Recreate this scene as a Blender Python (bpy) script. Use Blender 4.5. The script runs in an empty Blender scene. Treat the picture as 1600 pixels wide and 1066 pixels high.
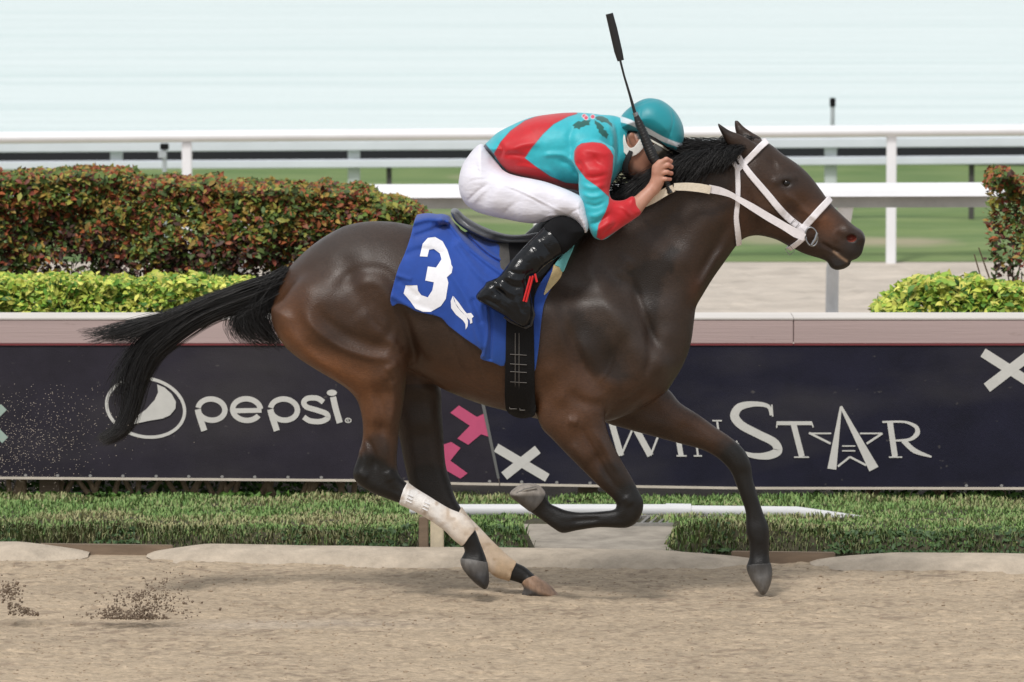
import bpy, bmesh, math, random
import numpy as np
from mathutils import Vector, Matrix
from mathutils.geometry import tessellate_polygon
random.seed(7); rng = np.random.default_rng(7)
scene = bpy.context.scene
col = scene.collection

# ------------------------------------------------------------------ camera
FPX = 9600.0; CAM_D = 24.0; CAM_H = 3.0
PITCH = math.atan(798.0 / FPX)
cd = bpy.data.cameras.new('camera'); cam = bpy.data.objects.new('camera', cd); col.objects.link(cam)
cam.location = (0, -CAM_D, CAM_H); cam.rotation_euler = (math.pi / 2 - PITCH, 0, 0)
cd.sensor_width = 36; cd.lens = 36 * FPX / 1600; cd.clip_start = 0.5; cd.clip_end = 9000
cd.dof.use_dof = True; cd.dof.focus_distance = CAM_D - 0.25; cd.dof.aperture_fstop = 8
scene.camera = cam

# ------------------------------------------------------------------ sky, sun, exposure (overcast day)
SUN_EL, SUN_AZ = math.radians(52), math.radians(205)
w = bpy.data.worlds.new('World'); scene.world = w; w.use_nodes = True
nt = w.node_tree; nt.nodes.clear()
sky = nt.nodes.new('ShaderNodeTexSky'); sky.sky_type = 'NISHITA'; sky.sun_disc = False
sky.sun_elevation = SUN_EL; sky.sun_rotation = SUN_AZ; sky.dust_density = 4.0; sky.air_density = 1.0; sky.ozone_density = 1.0
hs = nt.nodes.new('ShaderNodeHueSaturation'); hs.inputs['Saturation'].default_value = 0.28
mixg = nt.nodes.new('ShaderNodeMixRGB'); mixg.inputs[0].default_value = 0.62; mixg.inputs[2].default_value = (8.6, 8.9, 9.2, 1)
bg = nt.nodes.new('ShaderNodeBackground'); bg.inputs['Strength'].default_value = 0.10
wo = nt.nodes.new('ShaderNodeOutputWorld')
nt.links.new(sky.outputs[0], hs.inputs['Color']); nt.links.new(hs.outputs[0], mixg.inputs[1])
nt.links.new(mixg.outputs[0], bg.inputs[0]); nt.links.new(bg.outputs[0], wo.inputs[0])
sd = bpy.data.lights.new('sun', 'SUN'); sd.energy = 2.1; sd.angle = math.radians(11); sd.color = (1, .965, .92)
sun = bpy.data.objects.new('sun', sd); col.objects.link(sun)
# sun direction: from behind the camera, high, a little from the left
sdir = Vector((-0.28, -0.60, 0.92)).normalized()
sun.rotation_euler = sdir.to_track_quat('Z', 'Y').to_euler()
sky.sun_elevation = math.asin(sdir.z); sky.sun_rotation = math.atan2(sdir.x, sdir.y)
scene.view_settings.view_transform = 'Standard'; scene.view_settings.look = 'None'
scene.view_settings.gamma = 1; scene.view_settings.exposure = 0.0

# ------------------------------------------------------------------ mapping of the surveyed side view to metres
CAM = np.array([0, -CAM_D, CAM_H]); cF = np.array([0, math.cos(PITCH), -math.sin(PITCH)]); cU = np.array([0, math.sin(PITCH), math.cos(PITCH)])
def W(px, py, Y):
    px = np.asarray(px, float); py = np.asarray(py, float)
    dx = (px - 800) / FPX; dy = (533 - py) / FPX
    d = cF[None] + dy.reshape(-1, 1) * cU[None]
    d = d + dx.reshape(-1, 1) * np.array([[1., 0, 0]])
    t = (np.asarray(Y, float).reshape(-1) + CAM_D) / d[:, 1]
    P = CAM + d * t[:, None]
    return P
def W1(px, py, Y): return W([px], [py], [Y])[0]
def G1(px, py, z=0.0):
    dx = (px - 800) / FPX; dy = (533 - py) / FPX
    d = cF + dy * cU + np.array([dx, 0, 0]); t = (z - CAM_H) / d[2]
    return CAM + d * t
def proj(P):
    v = np.asarray(P, float) - CAM; zc = v @ cF
    return 800 + FPX * v[:, 0] / zc, 533 - FPX * (v @ cU) / zc

# ------------------------------------------------------------------ object helpers
def tag(o, label=None, cat=None, group=None, kind=None):
    if label: o['label'] = label
    if cat: o['category'] = cat
    if group: o['group'] = group
    if kind: o['kind'] = kind
    return o
def empty(name, loc, label, cat, group=None):
    o = bpy.data.objects.new(name, None); o.location = loc; o.empty_display_size = .2; col.objects.link(o)
    return tag(o, label, cat, group)
def link(name, me, mat=None, parent=None, smooth=False):
    o = bpy.data.objects.new(name, me); col.objects.link(o)
    if mat is not None and len(me.materials) == 0: me.materials.append(mat)
    if smooth: me.polygons.foreach_set('use_smooth', np.ones(len(me.polygons), bool))
    if parent is not None:
        o.parent = parent; o.matrix_parent_inverse = Matrix.Translation(-Vector(parent.location))
    return o
def mesh_np(name, V, Fc, mat=None, parent=None, smooth=False, colors=None):
    """V (n,3), Fc (m,k) constant k"""
    V = np.asarray(V, np.float32); Fc = np.asarray(Fc, np.int32); m, k = Fc.shape
    me = bpy.data.meshes.new(name)
    me.vertices.add(len(V)); me.vertices.foreach_set('co', V.ravel())
    me.loops.add(m * k); me.loops.foreach_set('vertex_index', Fc.ravel())
    me.polygons.add(m); me.polygons.foreach_set('loop_start', np.arange(0, m * k, k, dtype=np.int32))
    me.polygons.foreach_set('loop_total', np.full(m, k, np.int32))
    me.update(calc_edges=True); me.validate()
    if colors is not None:
        a = me.color_attributes.new('Col', 'FLOAT_COLOR', 'POINT')
        c = np.ones((len(V), 4), np.float32); c[:, :3] = colors; a.data.foreach_set('color', c.ravel())
    return link(name, me, mat, parent, smooth)
class MB:
    def __init__(s): s.v = []; s.f = []
    def box(s, x0, x1, y0, y1, z0, z1):
        b = len(s.v)
        s.v += [(x0,y0,z0),(x1,y0,z0),(x1,y1,z0),(x0,y1,z0),(x0,y0,z1),(x1,y0,z1),(x1,y1,z1),(x0,y1,z1)]
        s.f += [(b+3,b+2,b+1,b),(b+4,b+5,b+6,b+7),(b,b+1,b+5,b+4),(b+1,b+2,b+6,b+5),(b+2,b+3,b+7,b+6),(b+3,b,b+4,b+7)]
        return s
    def hexa(s, P):
        b = len(s.v); s.v += [tuple(p) for p in P]
        s.f += [(b+3,b+2,b+1,b),(b+4,b+5,b+6,b+7),(b,b+1,b+5,b+4),(b+1,b+2,b+6,b+5),(b+2,b+3,b+7,b+6),(b+3,b,b+4,b+7)]
        return s
    def tube(s, pts, r, n=10, cap=True, flat=1.0):
        pts = [Vector(p) for p in pts]; K = len(pts); b = len(s.v)
        rr = r if hasattr(r, '__len__') else [r] * K
        up = None
        for i, p in enumerate(pts):
            t = (pts[min(i+1, K-1)] - pts[max(i-1, 0)]).normalized()
            if up is None:
                up = Vector((0, 0, 1)) if abs(t.z) < .9 else Vector((0, 1, 0))
            u = (up - t * up.dot(t)).normalized(); up = u; q = t.cross(u)
            for j in range(n):
                a = 2 * math.pi * j / n
                s.v.append(tuple(p + (u * math.cos(a) + q * math.sin(a) * flat) * rr[i]))
        for i in range(K - 1):
            for j in range(n):
                a0 = b + i*n + j; a1 = b + i*n + (j+1) % n
                s.f.append((a0, a1, a1 + n, a0 + n))
        if cap:
            s.f.append(tuple(b + j for j in range(n))[::-1]); s.f.append(tuple(b + (K-1)*n + j for j in range(n)))
        return s
    def build(s, name, mat, parent=None, smooth=False, bevel=0):
        me = bpy.data.meshes.new(name); me.from_pydata([tuple(map(float, v)) for v in s.v], [], s.f); me.update()
        bm = bmesh.new(); bm.from_mesh(me); bmesh.ops.recalc_face_normals(bm, faces=bm.faces)
        if bevel: bmesh.ops.bevel(bm, geom=bm.edges[:], offset=bevel, segments=2, affect='EDGES', clamp_overlap=True)
        bm.to_mesh(me); bm.free()
        o = link(name, me, mat, parent, smooth)
        if smooth:
            me.set_sharp_from_angle(angle=math.radians(40)) if hasattr(me, 'set_sharp_from_angle') else None
        return o

# ------------------------------------------------------------------ materials
def sc(*a): # sRGB 0-255 -> linear
    return tuple(((c/255)/12.92 if c/255 <= .04045 else ((c/255+.055)/1.055)**2.4) for c in a)
def material(name, color=(.5,.5,.5), rough=.6, attr=False, var=0.0, vscale=8, bump=0.0, bscale=60, spec=.5, metallic=0, stretch=(1,1,1), coat=0, sheen=0, detail=6, dist=.01, sub=0, trans=0, var2=None, coatr=.1):
    m = bpy.data.materials.new(name); m.use_nodes = True; n = m.node_tree; b = n.nodes['Principled BSDF']
    L = n.links.new
    b.inputs['Roughness'].default_value = rough; b.inputs['Metallic'].default_value = metallic
    b.inputs['Specular IOR Level'].default_value = spec
    b.inputs['Coat Weight'].default_value = coat; b.inputs['Coat Roughness'].default_value = coatr
    b.inputs['Sheen Weight'].default_value = sheen
    if sub: b.inputs['Subsurface Weight'].default_value = sub; b.inputs['Subsurface Radius'].default_value = (.012,.005,.003); b.inputs['Subsurface Scale'].default_value = 1
    src = None
    if attr:
        a = n.nodes.new('ShaderNodeAttribute'); a.attribute_name = 'Col'; src = a.outputs['Color']
    tc = n.nodes.new('ShaderNodeTexCoord'); mp = n.nodes.new('ShaderNodeMapping'); mp.inputs['Scale'].default_value = stretch
    L(tc.outputs['Object'], mp.inputs['Vector'])
    if var:
        nz = n.nodes.new('ShaderNodeTexNoise'); nz.inputs['Scale'].default_value = vscale; nz.inputs['Detail'].default_value = detail; nz.inputs['Roughness'].default_value = .65
        L(mp.outputs[0], nz.inputs['Vector'])
        mr = n.nodes.new('ShaderNodeMapRange'); mr.inputs[1].default_value = .3; mr.inputs[2].default_value = .7
        mr.inputs[3].default_value = 1 - var; mr.inputs[4].default_value = 1 + var; L(nz.outputs[0], mr.inputs[0])
        if var2 is not None:
            mx = n.nodes.new('ShaderNodeMixRGB'); mx.inputs[1].default_value = (*color, 1); mx.inputs[2].default_value = (*var2, 1)
            mr.inputs[3].default_value = 0; mr.inputs[4].default_value = 1; mr.clamp = True; L(mr.outputs[0], mx.inputs[0]); src = mx.outputs[0]
        else:
            mu = n.nodes.new('ShaderNodeVectorMath'); mu.operation = 'SCALE'
            if src is not None: L(src, mu.inputs[0])
            else: mu.inputs[0].default_value = color
            L(mr.outputs[0], mu.inputs['Scale']); src = mu.outputs[0]
    if src is not None: L(src, b.inputs['Base Color'])
    else: b.inputs['Base Color'].default_value = (*color, 1)
    if bump:
        nb = n.nodes.new('ShaderNodeTexNoise'); nb.inputs['Scale'].default_value = bscale; nb.inputs['Detail'].default_value = detail
        L(mp.outputs[0], nb.inputs['Vector'])
        bp = n.nodes.new('ShaderNodeBump'); bp.inputs['Strength'].default_value = bump; bp.inputs['Distance'].default_value = dist
        L(nb.outputs[0], bp.inputs['Height']); L(bp.outputs[0], b.inputs['Normal'])
    return m

# ------------------------------------------------------------------ implicit bodies
def catmull(P, per=4, closed=True):
    P = np.asarray(P, float); n = len(P); out = []
    rngi = range(n) if closed else range(n - 1)
    for i in rngi:
        if closed: p0, p1, p2, p3 = P[(i-1) % n], P[i], P[(i+1) % n], P[(i+2) % n]
        else: p0, p1, p2, p3 = P[max(i-1, 0)], P[i], P[i+1], P[min(i+2, n-1)]
        # centripetal-like damping: tangents limited by segment length
        L = np.linalg.norm(p2 - p1) + 1e-9
        m1 = (p2 - p0) * .5; m2 = (p3 - p1) * .5
        l1 = np.linalg.norm(m1) + 1e-9; l2 = np.linalg.norm(m2) + 1e-9
        m1 *= min(1, L / l1); m2 *= min(1, L / l2)
        for k in range(per):
            t = k / per; t2 = t*t; t3 = t2*t
            out.append((2*t3-3*t2+1)*p1 + (t3-2*t2+t)*m1 + (-2*t3+3*t2)*p2 + (t3-t2)*m2)
    if not closed: out.append(P[-1])
    return np.array(out)
def polydist(Q, P):
    """signed distance, positive inside; Q (N,2), P closed polygon"""
    d = np.full(len(Q), 1e9, np.float32); ins = np.zeros(len(Q), bool)
    x, y = Q[:, 0], Q[:, 1]
    A = P; B = np.roll(P, -1, 0)
    for a, b in zip(A, B):
        e = b - a; L = e @ e
        if L < 1e-14: continue
        t = np.clip(((x - a[0]) * e[0] + (y - a[1]) * e[1]) / L, 0, 1)
        dd = (x - a[0] - t * e[0])**2 + (y - a[1] - t * e[1])**2
        np.minimum(d, dd, out=d)
        if (a[1] != b[1]):
            c = ((a[1] > y) != (b[1] > y)) & (x < (b[0]-a[0]) * (y - a[1]) / (b[1]-a[1]) + a[0])
            ins ^= c
    d = np.sqrt(d)
    return np.where(ins, d, -d)
def linedist(Q, P):
    d = np.full(len(Q), 1e9)
    for a, b in zip(P[:-1], P[1:]):
        e = b - a; L = e @ e + 1e-12
        t = np.clip(((Q - a) @ e) / L, 0, 1)
        d = np.minimum(d, ((Q - a - t[:, None] * e)**2).sum(1))
    return np.sqrt(d)
def stroke_field(Q, P, sd, amp):
    d = np.full(len(Q), 1e9); tt = np.zeros(len(Q)); sl = np.r_[0, np.cumsum(np.linalg.norm(np.diff(P, axis=0), axis=1))]; sl /= sl[-1] + 1e-9
    for i, (a, b) in enumerate(zip(P[:-1], P[1:])):
        e = b - a; L = e @ e + 1e-12; t = np.clip(((Q - a) @ e) / L, 0, 1); dd = ((Q - a - t[:, None] * e)**2).sum(1); m = dd < d
        d = np.where(m, dd, d); tt = np.where(m, sl[i] + (sl[i+1] - sl[i]) * t, tt)
    tp = np.clip(np.minimum(tt, 1 - tt) / .28, 0, 1); tp = tp * tp * (3 - 2 * tp)
    return amp * np.exp(-d / (2 * sd**2)) * (.12 + .88 * tp)
def idw(Q, pts, power=4):
    """pts: list (x, z, value...) -> values (N,k)"""
    pts = np.asarray(pts, float); xy = pts[:, :2]; val = pts[:, 2:]
    if len(pts) == 1: return np.repeat(val, len(Q), 0)
    num = np.zeros((len(Q), val.shape[1])); den = np.zeros(len(Q))
    for p, v in zip(xy, val):
        d2 = ((Q - p)**2).sum(1) + .03**2
        wt = 1 / d2**(power / 2); num += wt[:, None] * v; den += wt
    return num / den[:, None]
def smin(a, b, k):
    h = np.clip(.5 + .5 * (b - a) / k, 0, 1)
    return b * (1 - h) + a * h - k * h * (1 - h)
class Grid:
    def __init__(s, lo, hi, h):
        s.lo = np.array(lo, float); s.h = h
        s.n = np.ceil((np.array(hi) - s.lo) / h).astype(int) + 1
        s.xs, s.ys, s.zs = [s.lo[i] + h * np.arange(s.n[i]) for i in range(3)]
        s.v = np.full(tuple(s.n), 1.0, np.float32)
    def sub(s, lo, hi):
        a = np.clip(np.floor((np.array(lo) - s.lo) / s.h).astype(int), 0, s.n); b = np.clip(np.ceil((np.array(hi) - s.lo) / s.h).astype(int) + 1, 0, s.n)
        return tuple(slice(a[i], b[i]) for i in range(3))
    def add(s, f, sl, k):
        old = s.v[sl]
        s.v[sl] = smin(old, f.astype(np.float32), k) if k > 0 else np.minimum(old, f)
    def capsule(s, a, b, ra, rb, k=.01, sy=1.0):
        a = np.array(a, float); b = np.array(b, float); r = max(ra, rb) + k + .02
        sl = s.sub(np.minimum(a, b) - [r, r*sy + .01, r], np.maximum(a, b) + [r, r*sy + .01, r])
        X = s.xs[sl[0]][:, None, None]; Y = s.ys[sl[1]][None, :, None]; Z = s.zs[sl[2]][None, None, :]
        e = b - a; L = e @ e + 1e-12
        t = np.clip(((X-a[0])*e[0] + (Y-a[1])*e[1] + (Z-a[2])*e[2]) / L, 0, 1)
        d = np.sqrt((X-a[0]-t*e[0])**2 + ((Y-a[1]-t*e[1])/sy)**2 + (Z-a[2]-t*e[2])**2) - (ra + (rb-ra)*t)
        s.add(d, sl, k)
    def carve(s, c, r, k=.01):
        c = np.array(c, float); r = np.array(r, float); m = r.max() + k + .02
        sl = s.sub(c - m, c + m)
        X = s.xs[sl[0]][:, None, None]; Y = s.ys[sl[1]][None, :, None]; Z = s.zs[sl[2]][None, None, :]
        d = (np.sqrt(((X-c[0])/r[0])**2 + ((Y-c[1])/r[1])**2 + ((Z-c[2])/r[2])**2) - 1) * r.min()
        s.v[sl] = -smin(-s.v[sl], d.astype(np.float32), k)
    def inflate(s, poly, ctl, k=.03, mirror=False, smooth=4, absY=False, only=None, grow=0.0):
        """poly: outline; ctl rows: px, py, Ycentre, half thickness, rounding radius"""
        ctl = np.asarray(ctl, float)
        C = W(ctl[:, 0], ctl[:, 1], ctl[:, 2])[:, [0, 2]]
        P = catmull(poly, smooth) if smooth > 1 else np.asarray(poly, float)
        # Y at outline points, by interpolation in the survey view
        yv = idw(P / 400.0, np.column_stack([ctl[:, :2] / 400.0, ctl[:, 2]]))[:, 0]
        P3 = W(P[:, 0], P[:, 1], yv); P2 = P3[:, [0, 2]]
        ymax = (ctl[:, 2] + ctl[:, 3]).max() + k + .02; ymin = (ctl[:, 2] - ctl[:, 3]).min() - k - .02
        m = k + .025 + grow
        lo = [P2[:, 0].min() - m, ymin, P2[:, 1].min() - m]; hi = [P2[:, 0].max() + m, ymax, P2[:, 1].max() + m]
        if mirror: lo[1], hi[1] = min(ymin, -ymax), max(ymax, -ymin)
        sl = s.sub(lo, hi)
        X, Z = np.meshgrid(s.xs[sl[0]], s.zs[sl[2]], indexing='ij'); Q = np.column_stack([X.ravel(), Z.ravel()])
        d = polydist(Q, P2) + grow
        F = idw(Q, np.column_stack([C, ctl[:, 2:5]]))
        Yc, Wd, R = [F[:, i].reshape(X.shape) for i in range(3)]
        Wd = Wd + grow
        u2 = np.maximum(0, 1 - d.reshape(X.shape) / R)
        Y = s.ys[sl[1]]
        if mirror: yy = np.abs(Y)[None, :, None] - np.abs(Yc)[:, None, :]
        else: yy = Y[None, :, None] - Yc[:, None, :]
        f = (np.sqrt((yy / Wd[:, None, :])**2 + (u2**2)[:, None, :]) - 1) * np.minimum(Wd, R)[:, None, :]
        s.add(f, sl, k)
    def relief(s, strokes, side=-1, Y=-.2):
        """strokes: (points, width px, amount m) raised (+) or cut (-) on the near side"""
        X, Z = np.meshgrid(s.xs, s.zs, indexing='ij'); Q = np.column_stack([X.ravel(), Z.ravel()]); A = np.zeros(len(Q))
        for pts, wd, amp in strokes:
            pts = np.asarray(pts, float)
            if len(pts) > 2: pts = catmull(pts, 4, False)
            P = W(pts[:, 0], pts[:, 1], np.full(len(pts), Y))[:, [0, 2]]
            if len(P) == 1: d = np.sqrt(((Q - P[0])**2).sum(1))
            if len(P) == 1: A += amp * np.exp(-d**2 / (2 * (wd / 400.)**2))
            else: A += stroke_field(Q, P, wd / 400., amp)
        A = A.reshape(X.shape)
        m = np.clip((.0 - s.ys * -side) / .06, 0, 1) if side == 1 else np.clip(-s.ys / .06, 0, 1)
        if side == 0: m = np.ones(len(s.ys))
        s.v -= (A[:, None, :] * m[None, :, None]).astype(np.float32)
    def up2(s, lo, hi):
        """a twice finer grid of a region"""
        sl = s.sub(lo, hi); g = Grid.__new__(Grid); v = s.v[sl]
        for ax in range(3):
            v = np.moveaxis(v, ax, 0); o = np.empty((2*len(v)-1,) + v.shape[1:], np.float32)
            o[::2] = v; o[1::2] = .5 * (v[1:] + v[:-1]); v = np.moveaxis(o, 0, ax)
        g.v = np.ascontiguousarray(v); g.h = s.h / 2; g.lo = np.array([s.xs[sl[0]][0], s.ys[sl[1]][0], s.zs[sl[2]][0]]); g.n = np.array(v.shape)
        g.xs, g.ys, g.zs = [g.lo[i] + g.h * np.arange(g.n[i]) for i in range(3)]
        return g
    def crop(s, lo, hi):
        sl = s.sub(lo, hi); g = Grid.__new__(Grid); g.v = s.v[sl].copy(); g.h = s.h
        g.lo = np.array([s.xs[sl[0]][0], s.ys[sl[1]][0], s.zs[sl[2]][0]]); g.n = np.array(g.v.shape)
        g.xs, g.ys, g.zs = s.xs[sl[0]], s.ys[sl[1]], s.zs[sl[2]]
        return g
def surface(g, smooth_it=2):
    v = np.pad(g.v, 1, constant_values=1.0); h = g.h; lo = g.lo - h
    S = v < 0
    c = S[:-1, :-1, :-1].astype(np.uint8)
    for dx in (0, 1):
        for dy in (0, 1):
            for dz in (0, 1):
                if dx or dy or dz: c = c + S[dx:S.shape[0]-1+dx, dy:S.shape[1]-1+dy, dz:S.shape[2]-1+dz]
    act = (c > 0) & (c < 8); I = np.argwhere(act); idm = np.full(act.shape, -1, np.int32); idm[act] = np.arange(len(I))
    off = [(i, j, k) for i in (0, 1) for j in (0, 1) for k in (0, 1)]
    cv = {o: v[I[:, 0]+o[0], I[:, 1]+o[1], I[:, 2]+o[2]] for o in off}
    acc = np.zeros((len(I), 3)); cnt = np.zeros(len(I))
    for a in off:
        for ax in range(3):
            if a[ax]: continue
            b = list(a); b[ax] = 1; b = tuple(b)
            va, vb = cv[a], cv[b]; m = (va < 0) != (vb < 0)
            t = np.where(m, va / np.where(m, va - vb, 1), 0)
            p = np.zeros((len(I), 3)) + np.array(a, float); p[:, ax] = t
            acc[m] += p[m]; cnt[m] += 1
    V = lo + h * (I + acc / cnt[:, None])
    Fs = []
    for ax in range(3):
        o1, o2 = (ax + 1) % 3, (ax + 2) % 3
        s0 = [slice(None)] * 3; s1 = [slice(None)] * 3; s0[ax] = slice(0, -1); s1[ax] = slice(1, None)
        a = S[tuple(s0)]; b = S[tuple(s1)]; E = np.argwhere(a != b)
        E = E[(E[:, o1] > 0) & (E[:, o2] > 0) & (E[:, o1] < S.shape[o1]-1) & (E[:, o2] < S.shape[o2]-1)]
        ins = a[E[:, 0], E[:, 1], E[:, 2]]
        def cell(d1, d2):
            C = E.copy(); C[:, o1] -= d1; C[:, o2] -= d2; return idm[C[:, 0], C[:, 1], C[:, 2]]
        q = np.column_stack([cell(1, 1), cell(0, 1), cell(0, 0), cell(1, 0)])
        q[~ins] = q[~ins][:, ::-1]; Fs.append(q)
    Fq = np.vstack(Fs); Fq = Fq[(Fq >= 0).all(1)]
    E = np.vstack([Fq[:, [0, 1]], Fq[:, [1, 2]], Fq[:, [2, 3]], Fq[:, [3, 0]]])
    n = len(V); deg = np.bincount(E[:, 0], minlength=n) + np.bincount(E[:, 1], minlength=n)
    for it in range(smooth_it):
        for lam in (.5, -.52):
            av = np.column_stack([(np.bincount(E[:, 0], V[E[:, 1], i], n) + np.bincount(E[:, 1], V[E[:, 0], i], n)) for i in range(3)]) / np.maximum(deg, 1)[:, None]
            V = V + lam * (av - V)
    return V, Fq
def inpoly(px, py, P):
    return polydist(np.column_stack([px, py]), np.asarray(P, float))
def shell(src, polys, off, Y, name, mat, parent, fine=True, yr=(-1, 1), smooth=3, extra=None, colorf=None, it=2, inner=.02, fold=None):
    """a skin of thickness `off` over the body src, inside outline(s) given in the side view"""
    P2s = []
    for p in polys:
        P = catmull(p, smooth) if smooth > 1 else np.asarray(p, float)
        P2s.append(W(P[:, 0], P[:, 1], np.full(len(P), Y))[:, [0, 2]])
    A = np.vstack(P2s); m = .03
    lo = [A[:, 0].min() - m, yr[0], A[:, 1].min() - m]; hi = [A[:, 0].max() + m, yr[1], A[:, 1].max() + m]
    g = src.up2(lo, hi) if fine else src.crop(lo, hi)
    X, Z = np.meshgrid(g.xs, g.zs, indexing='ij'); Q = np.column_stack([X.ravel(), Z.ravel()])
    d = np.full(len(Q), -1.0)
    for P in P2s: d = np.maximum(d, polydist(Q, P))
    d = d.reshape(X.shape)
    base = g.v - off
    if fold is not None:
        A2 = np.zeros(len(Q))
        for pts, wd, amp in fold:
            pts = np.asarray(pts, float); pts = catmull(pts, 4, False) if len(pts) > 2 else pts
            PP = W(pts[:, 0], pts[:, 1], np.full(len(pts), Y))[:, [0, 2]]
            A2 += amp * np.exp(-linedist(Q, PP)**2 / (2 * (wd / 400.)**2))
        base = base - A2.reshape(X.shape)[:, None, :].astype(np.float32)
    f = np.maximum(base, -d[:, None, :].astype(np.float32))
    f = np.maximum(f, -(g.v + inner))
    yy = np.maximum(yr[0] + .012 - g.ys, g.ys - yr[1] + .012)[None, :, None].astype(np.float32)
    if yr != (-1, 1): f = np.maximum(f, yy)
    g.v = f
    V, Fq = surface(g, it)
    c = colorf(V) if colorf else None
    return mesh_np(name, V, Fq, mat, parent, True, c)
def strip_px(pts, wd):
    """outline of a band along pts of width wd (px)"""
    P = catmull(np.asarray(pts, float), 4, False) if len(pts) > 2 else np.asarray(pts, float)
    T = np.gradient(P, axis=0); T /= np.linalg.norm(T, axis=1)[:, None] + 1e-9; N = np.column_stack([-T[:, 1], T[:, 0]])
    wd = np.interp(np.linspace(0, 1, len(P)), np.linspace(0, 1, len(wd)), wd) if hasattr(wd, '__len__') else np.full(len(P), wd)
    return np.vstack([P + N * wd[:, None] / 2, (P - N * wd[:, None] / 2)[::-1]])
def plate(name, poly3, thick, mat, parent, normal=(0, -1, 0)):
    """a flat polygon with a little thickness; poly3 list of 3D points"""
    n = len(poly3); t = Vector(normal) * thick
    tri = tessellate_polygon([[Vector(p) for p in poly3]])
    me = bpy.data.meshes.new(name)
    V = [tuple(Vector(p) + t) for p in poly3] + [tuple(Vector(p)) for p in poly3]
    Fc = [tuple(x) for x in tri] + [tuple(y + n for y in reversed(x)) for x in tri] + [(i, (i+1) % n, (i+1) % n + n, i + n) for i in range(n)]
    me.from_pydata(V, [], Fc); me.update()
    bm = bmesh.new(); bm.from_mesh(me); bmesh.ops.recalc_face_normals(bm, faces=bm.faces); bm.to_mesh(me); bm.free()
    return link(name, me, mat, parent)
def vnoise(X, Y, seed, sx, sy):
    """smooth value noise on arrays, range -1..1"""
    r = np.random.default_rng(seed); T = r.uniform(-1, 1, (256, 256))
    u = X / sx + 37.2; v = Y / sy + 11.7; i = np.floor(u).astype(int); j = np.floor(v).astype(int)
    a = u - i; b = v - j; a = a*a*(3-2*a); b = b*b*(3-2*b); i &= 255; j &= 255; i1 = (i+1) & 255; j1 = (j+1) & 255
    return (T[i, j]*(1-a) + T[i1, j]*a)*(1-b) + (T[i, j1]*(1-a) + T[i1, j1]*a)*b
def strands(name, lines, r0, r1, mat, parent=None, colors=None):
    """triangular hairs; lines (N,K,3)"""
    Ln = np.asarray(lines, float); N, K, _ = Ln.shape
    T = np.gradient(Ln, axis=1); T /= np.linalg.norm(T, axis=2, keepdims=True) + 1e-9
    ref = rng.normal(size=(N, 1, 3)); U = np.cross(T, np.broadcast_to(ref, T.shape)); U /= np.linalg.norm(U, axis=2, keepdims=True) + 1e-9
    B = np.cross(T, U); r = np.linspace(r0, r1, K)[None, :, None]
    if hasattr(r0, '__len__'): r = np.asarray(r0)[:, None, None] * np.linspace(1, r1, K)[None, :, None]
    V = np.stack([Ln + r * (math.cos(a) * U + math.sin(a) * B) for a in (0, 2.094, 4.189)], 2).reshape(-1, 3)
    base = (np.arange(N)[:, None] * K + np.arange(K - 1)[None]).ravel() * 3
    F = np.vstack([np.column_stack([base + a, base + b, base + 3 + b, base + 3 + a]) for a, b in ((0, 1), (1, 2), (2, 0))])
    return mesh_np(name, V, F, mat, parent, True)

SC = np.array
m_dull = material('dull_black_webbing', (.008,.008,.009), .75, spec=.2, bump=.4, bscale=300)
m_padgrey = material('grey_pad', (.07,.066,.062), .7, bump=.4, bscale=260, var=.15, vscale=30)
# ------------------------------------------------------------------ ground, far to near
def struct(o): o['kind'] = 'structure'; return o
def stuff(o): o['kind'] = 'stuff'; return o
def sheet(name, x0, x1, y0, y1, z, mat, dx=None, zf=None, cols=None, warp=None):
    xs = dx[0] if dx else np.array([x0, x1]); ys = dx[1] if dx else np.array([y0, y1])
    X, Y = np.meshgrid(xs, ys, indexing='ij'); Z = np.full(X.shape, float(z)) + (zf(X, Y) if zf else 0)
    V_ = np.column_stack([X.ravel(), (warp(X, Y) if warp else Y).ravel(), Z.ravel()]); ny = len(ys); I, J_ = np.meshgrid(np.arange(len(xs)-1), np.arange(ny-1), indexing='ij'); k = (I*ny + J_).ravel()
    F_ = np.column_stack([k, k+ny, k+ny+1, k+1])
    return struct(mesh_np(name, V_, F_, mat, None, len(xs) > 2, cols(X.ravel(), Y.ravel(), Z.ravel()) if cols else None))
m_terr = material('far_terrain', (.10,.14,.06), .9, var=.3, vscale=.05)
sheet('terrain', -4000, 4000, -400, 6000, -1.2, m_terr)
# lake
m_water = material('sky_toned_lake_water', (.55,.80,.77), .16, spec=.5)
n = m_water.node_tree; bs = n.nodes['Principled BSDF']
tc = n.nodes.new('ShaderNodeTexCoord'); mp = n.nodes.new('ShaderNodeMapping'); mp.inputs['Scale'].default_value = (.10, 1.0, 1); mp.inputs['Rotation'].default_value = (0, 0, .03)
n.links.new(tc.outputs['Object'], mp.inputs[0]); nz = n.nodes.new('ShaderNodeTexNoise'); nz.inputs['Scale'].default_value = 1.3; nz.inputs['Detail'].default_value = 7; nz.inputs['Roughness'].default_value = .6; n.links.new(mp.outputs[0], nz.inputs[0])
bp = n.nodes.new('ShaderNodeBump'); bp.inputs['Strength'].default_value = .55; bp.inputs['Distance'].default_value = .12; n.links.new(nz.outputs[0], bp.inputs['Height']); n.links.new(bp.outputs[0], bs.inputs['Normal'])
mp2 = n.nodes.new('ShaderNodeMapping'); mp2.inputs['Scale'].default_value = (.05, 1.1, 1); mp2.inputs['Rotation'].default_value = (0, 0, .02); n.links.new(tc.outputs['Object'], mp2.inputs[0])
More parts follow.
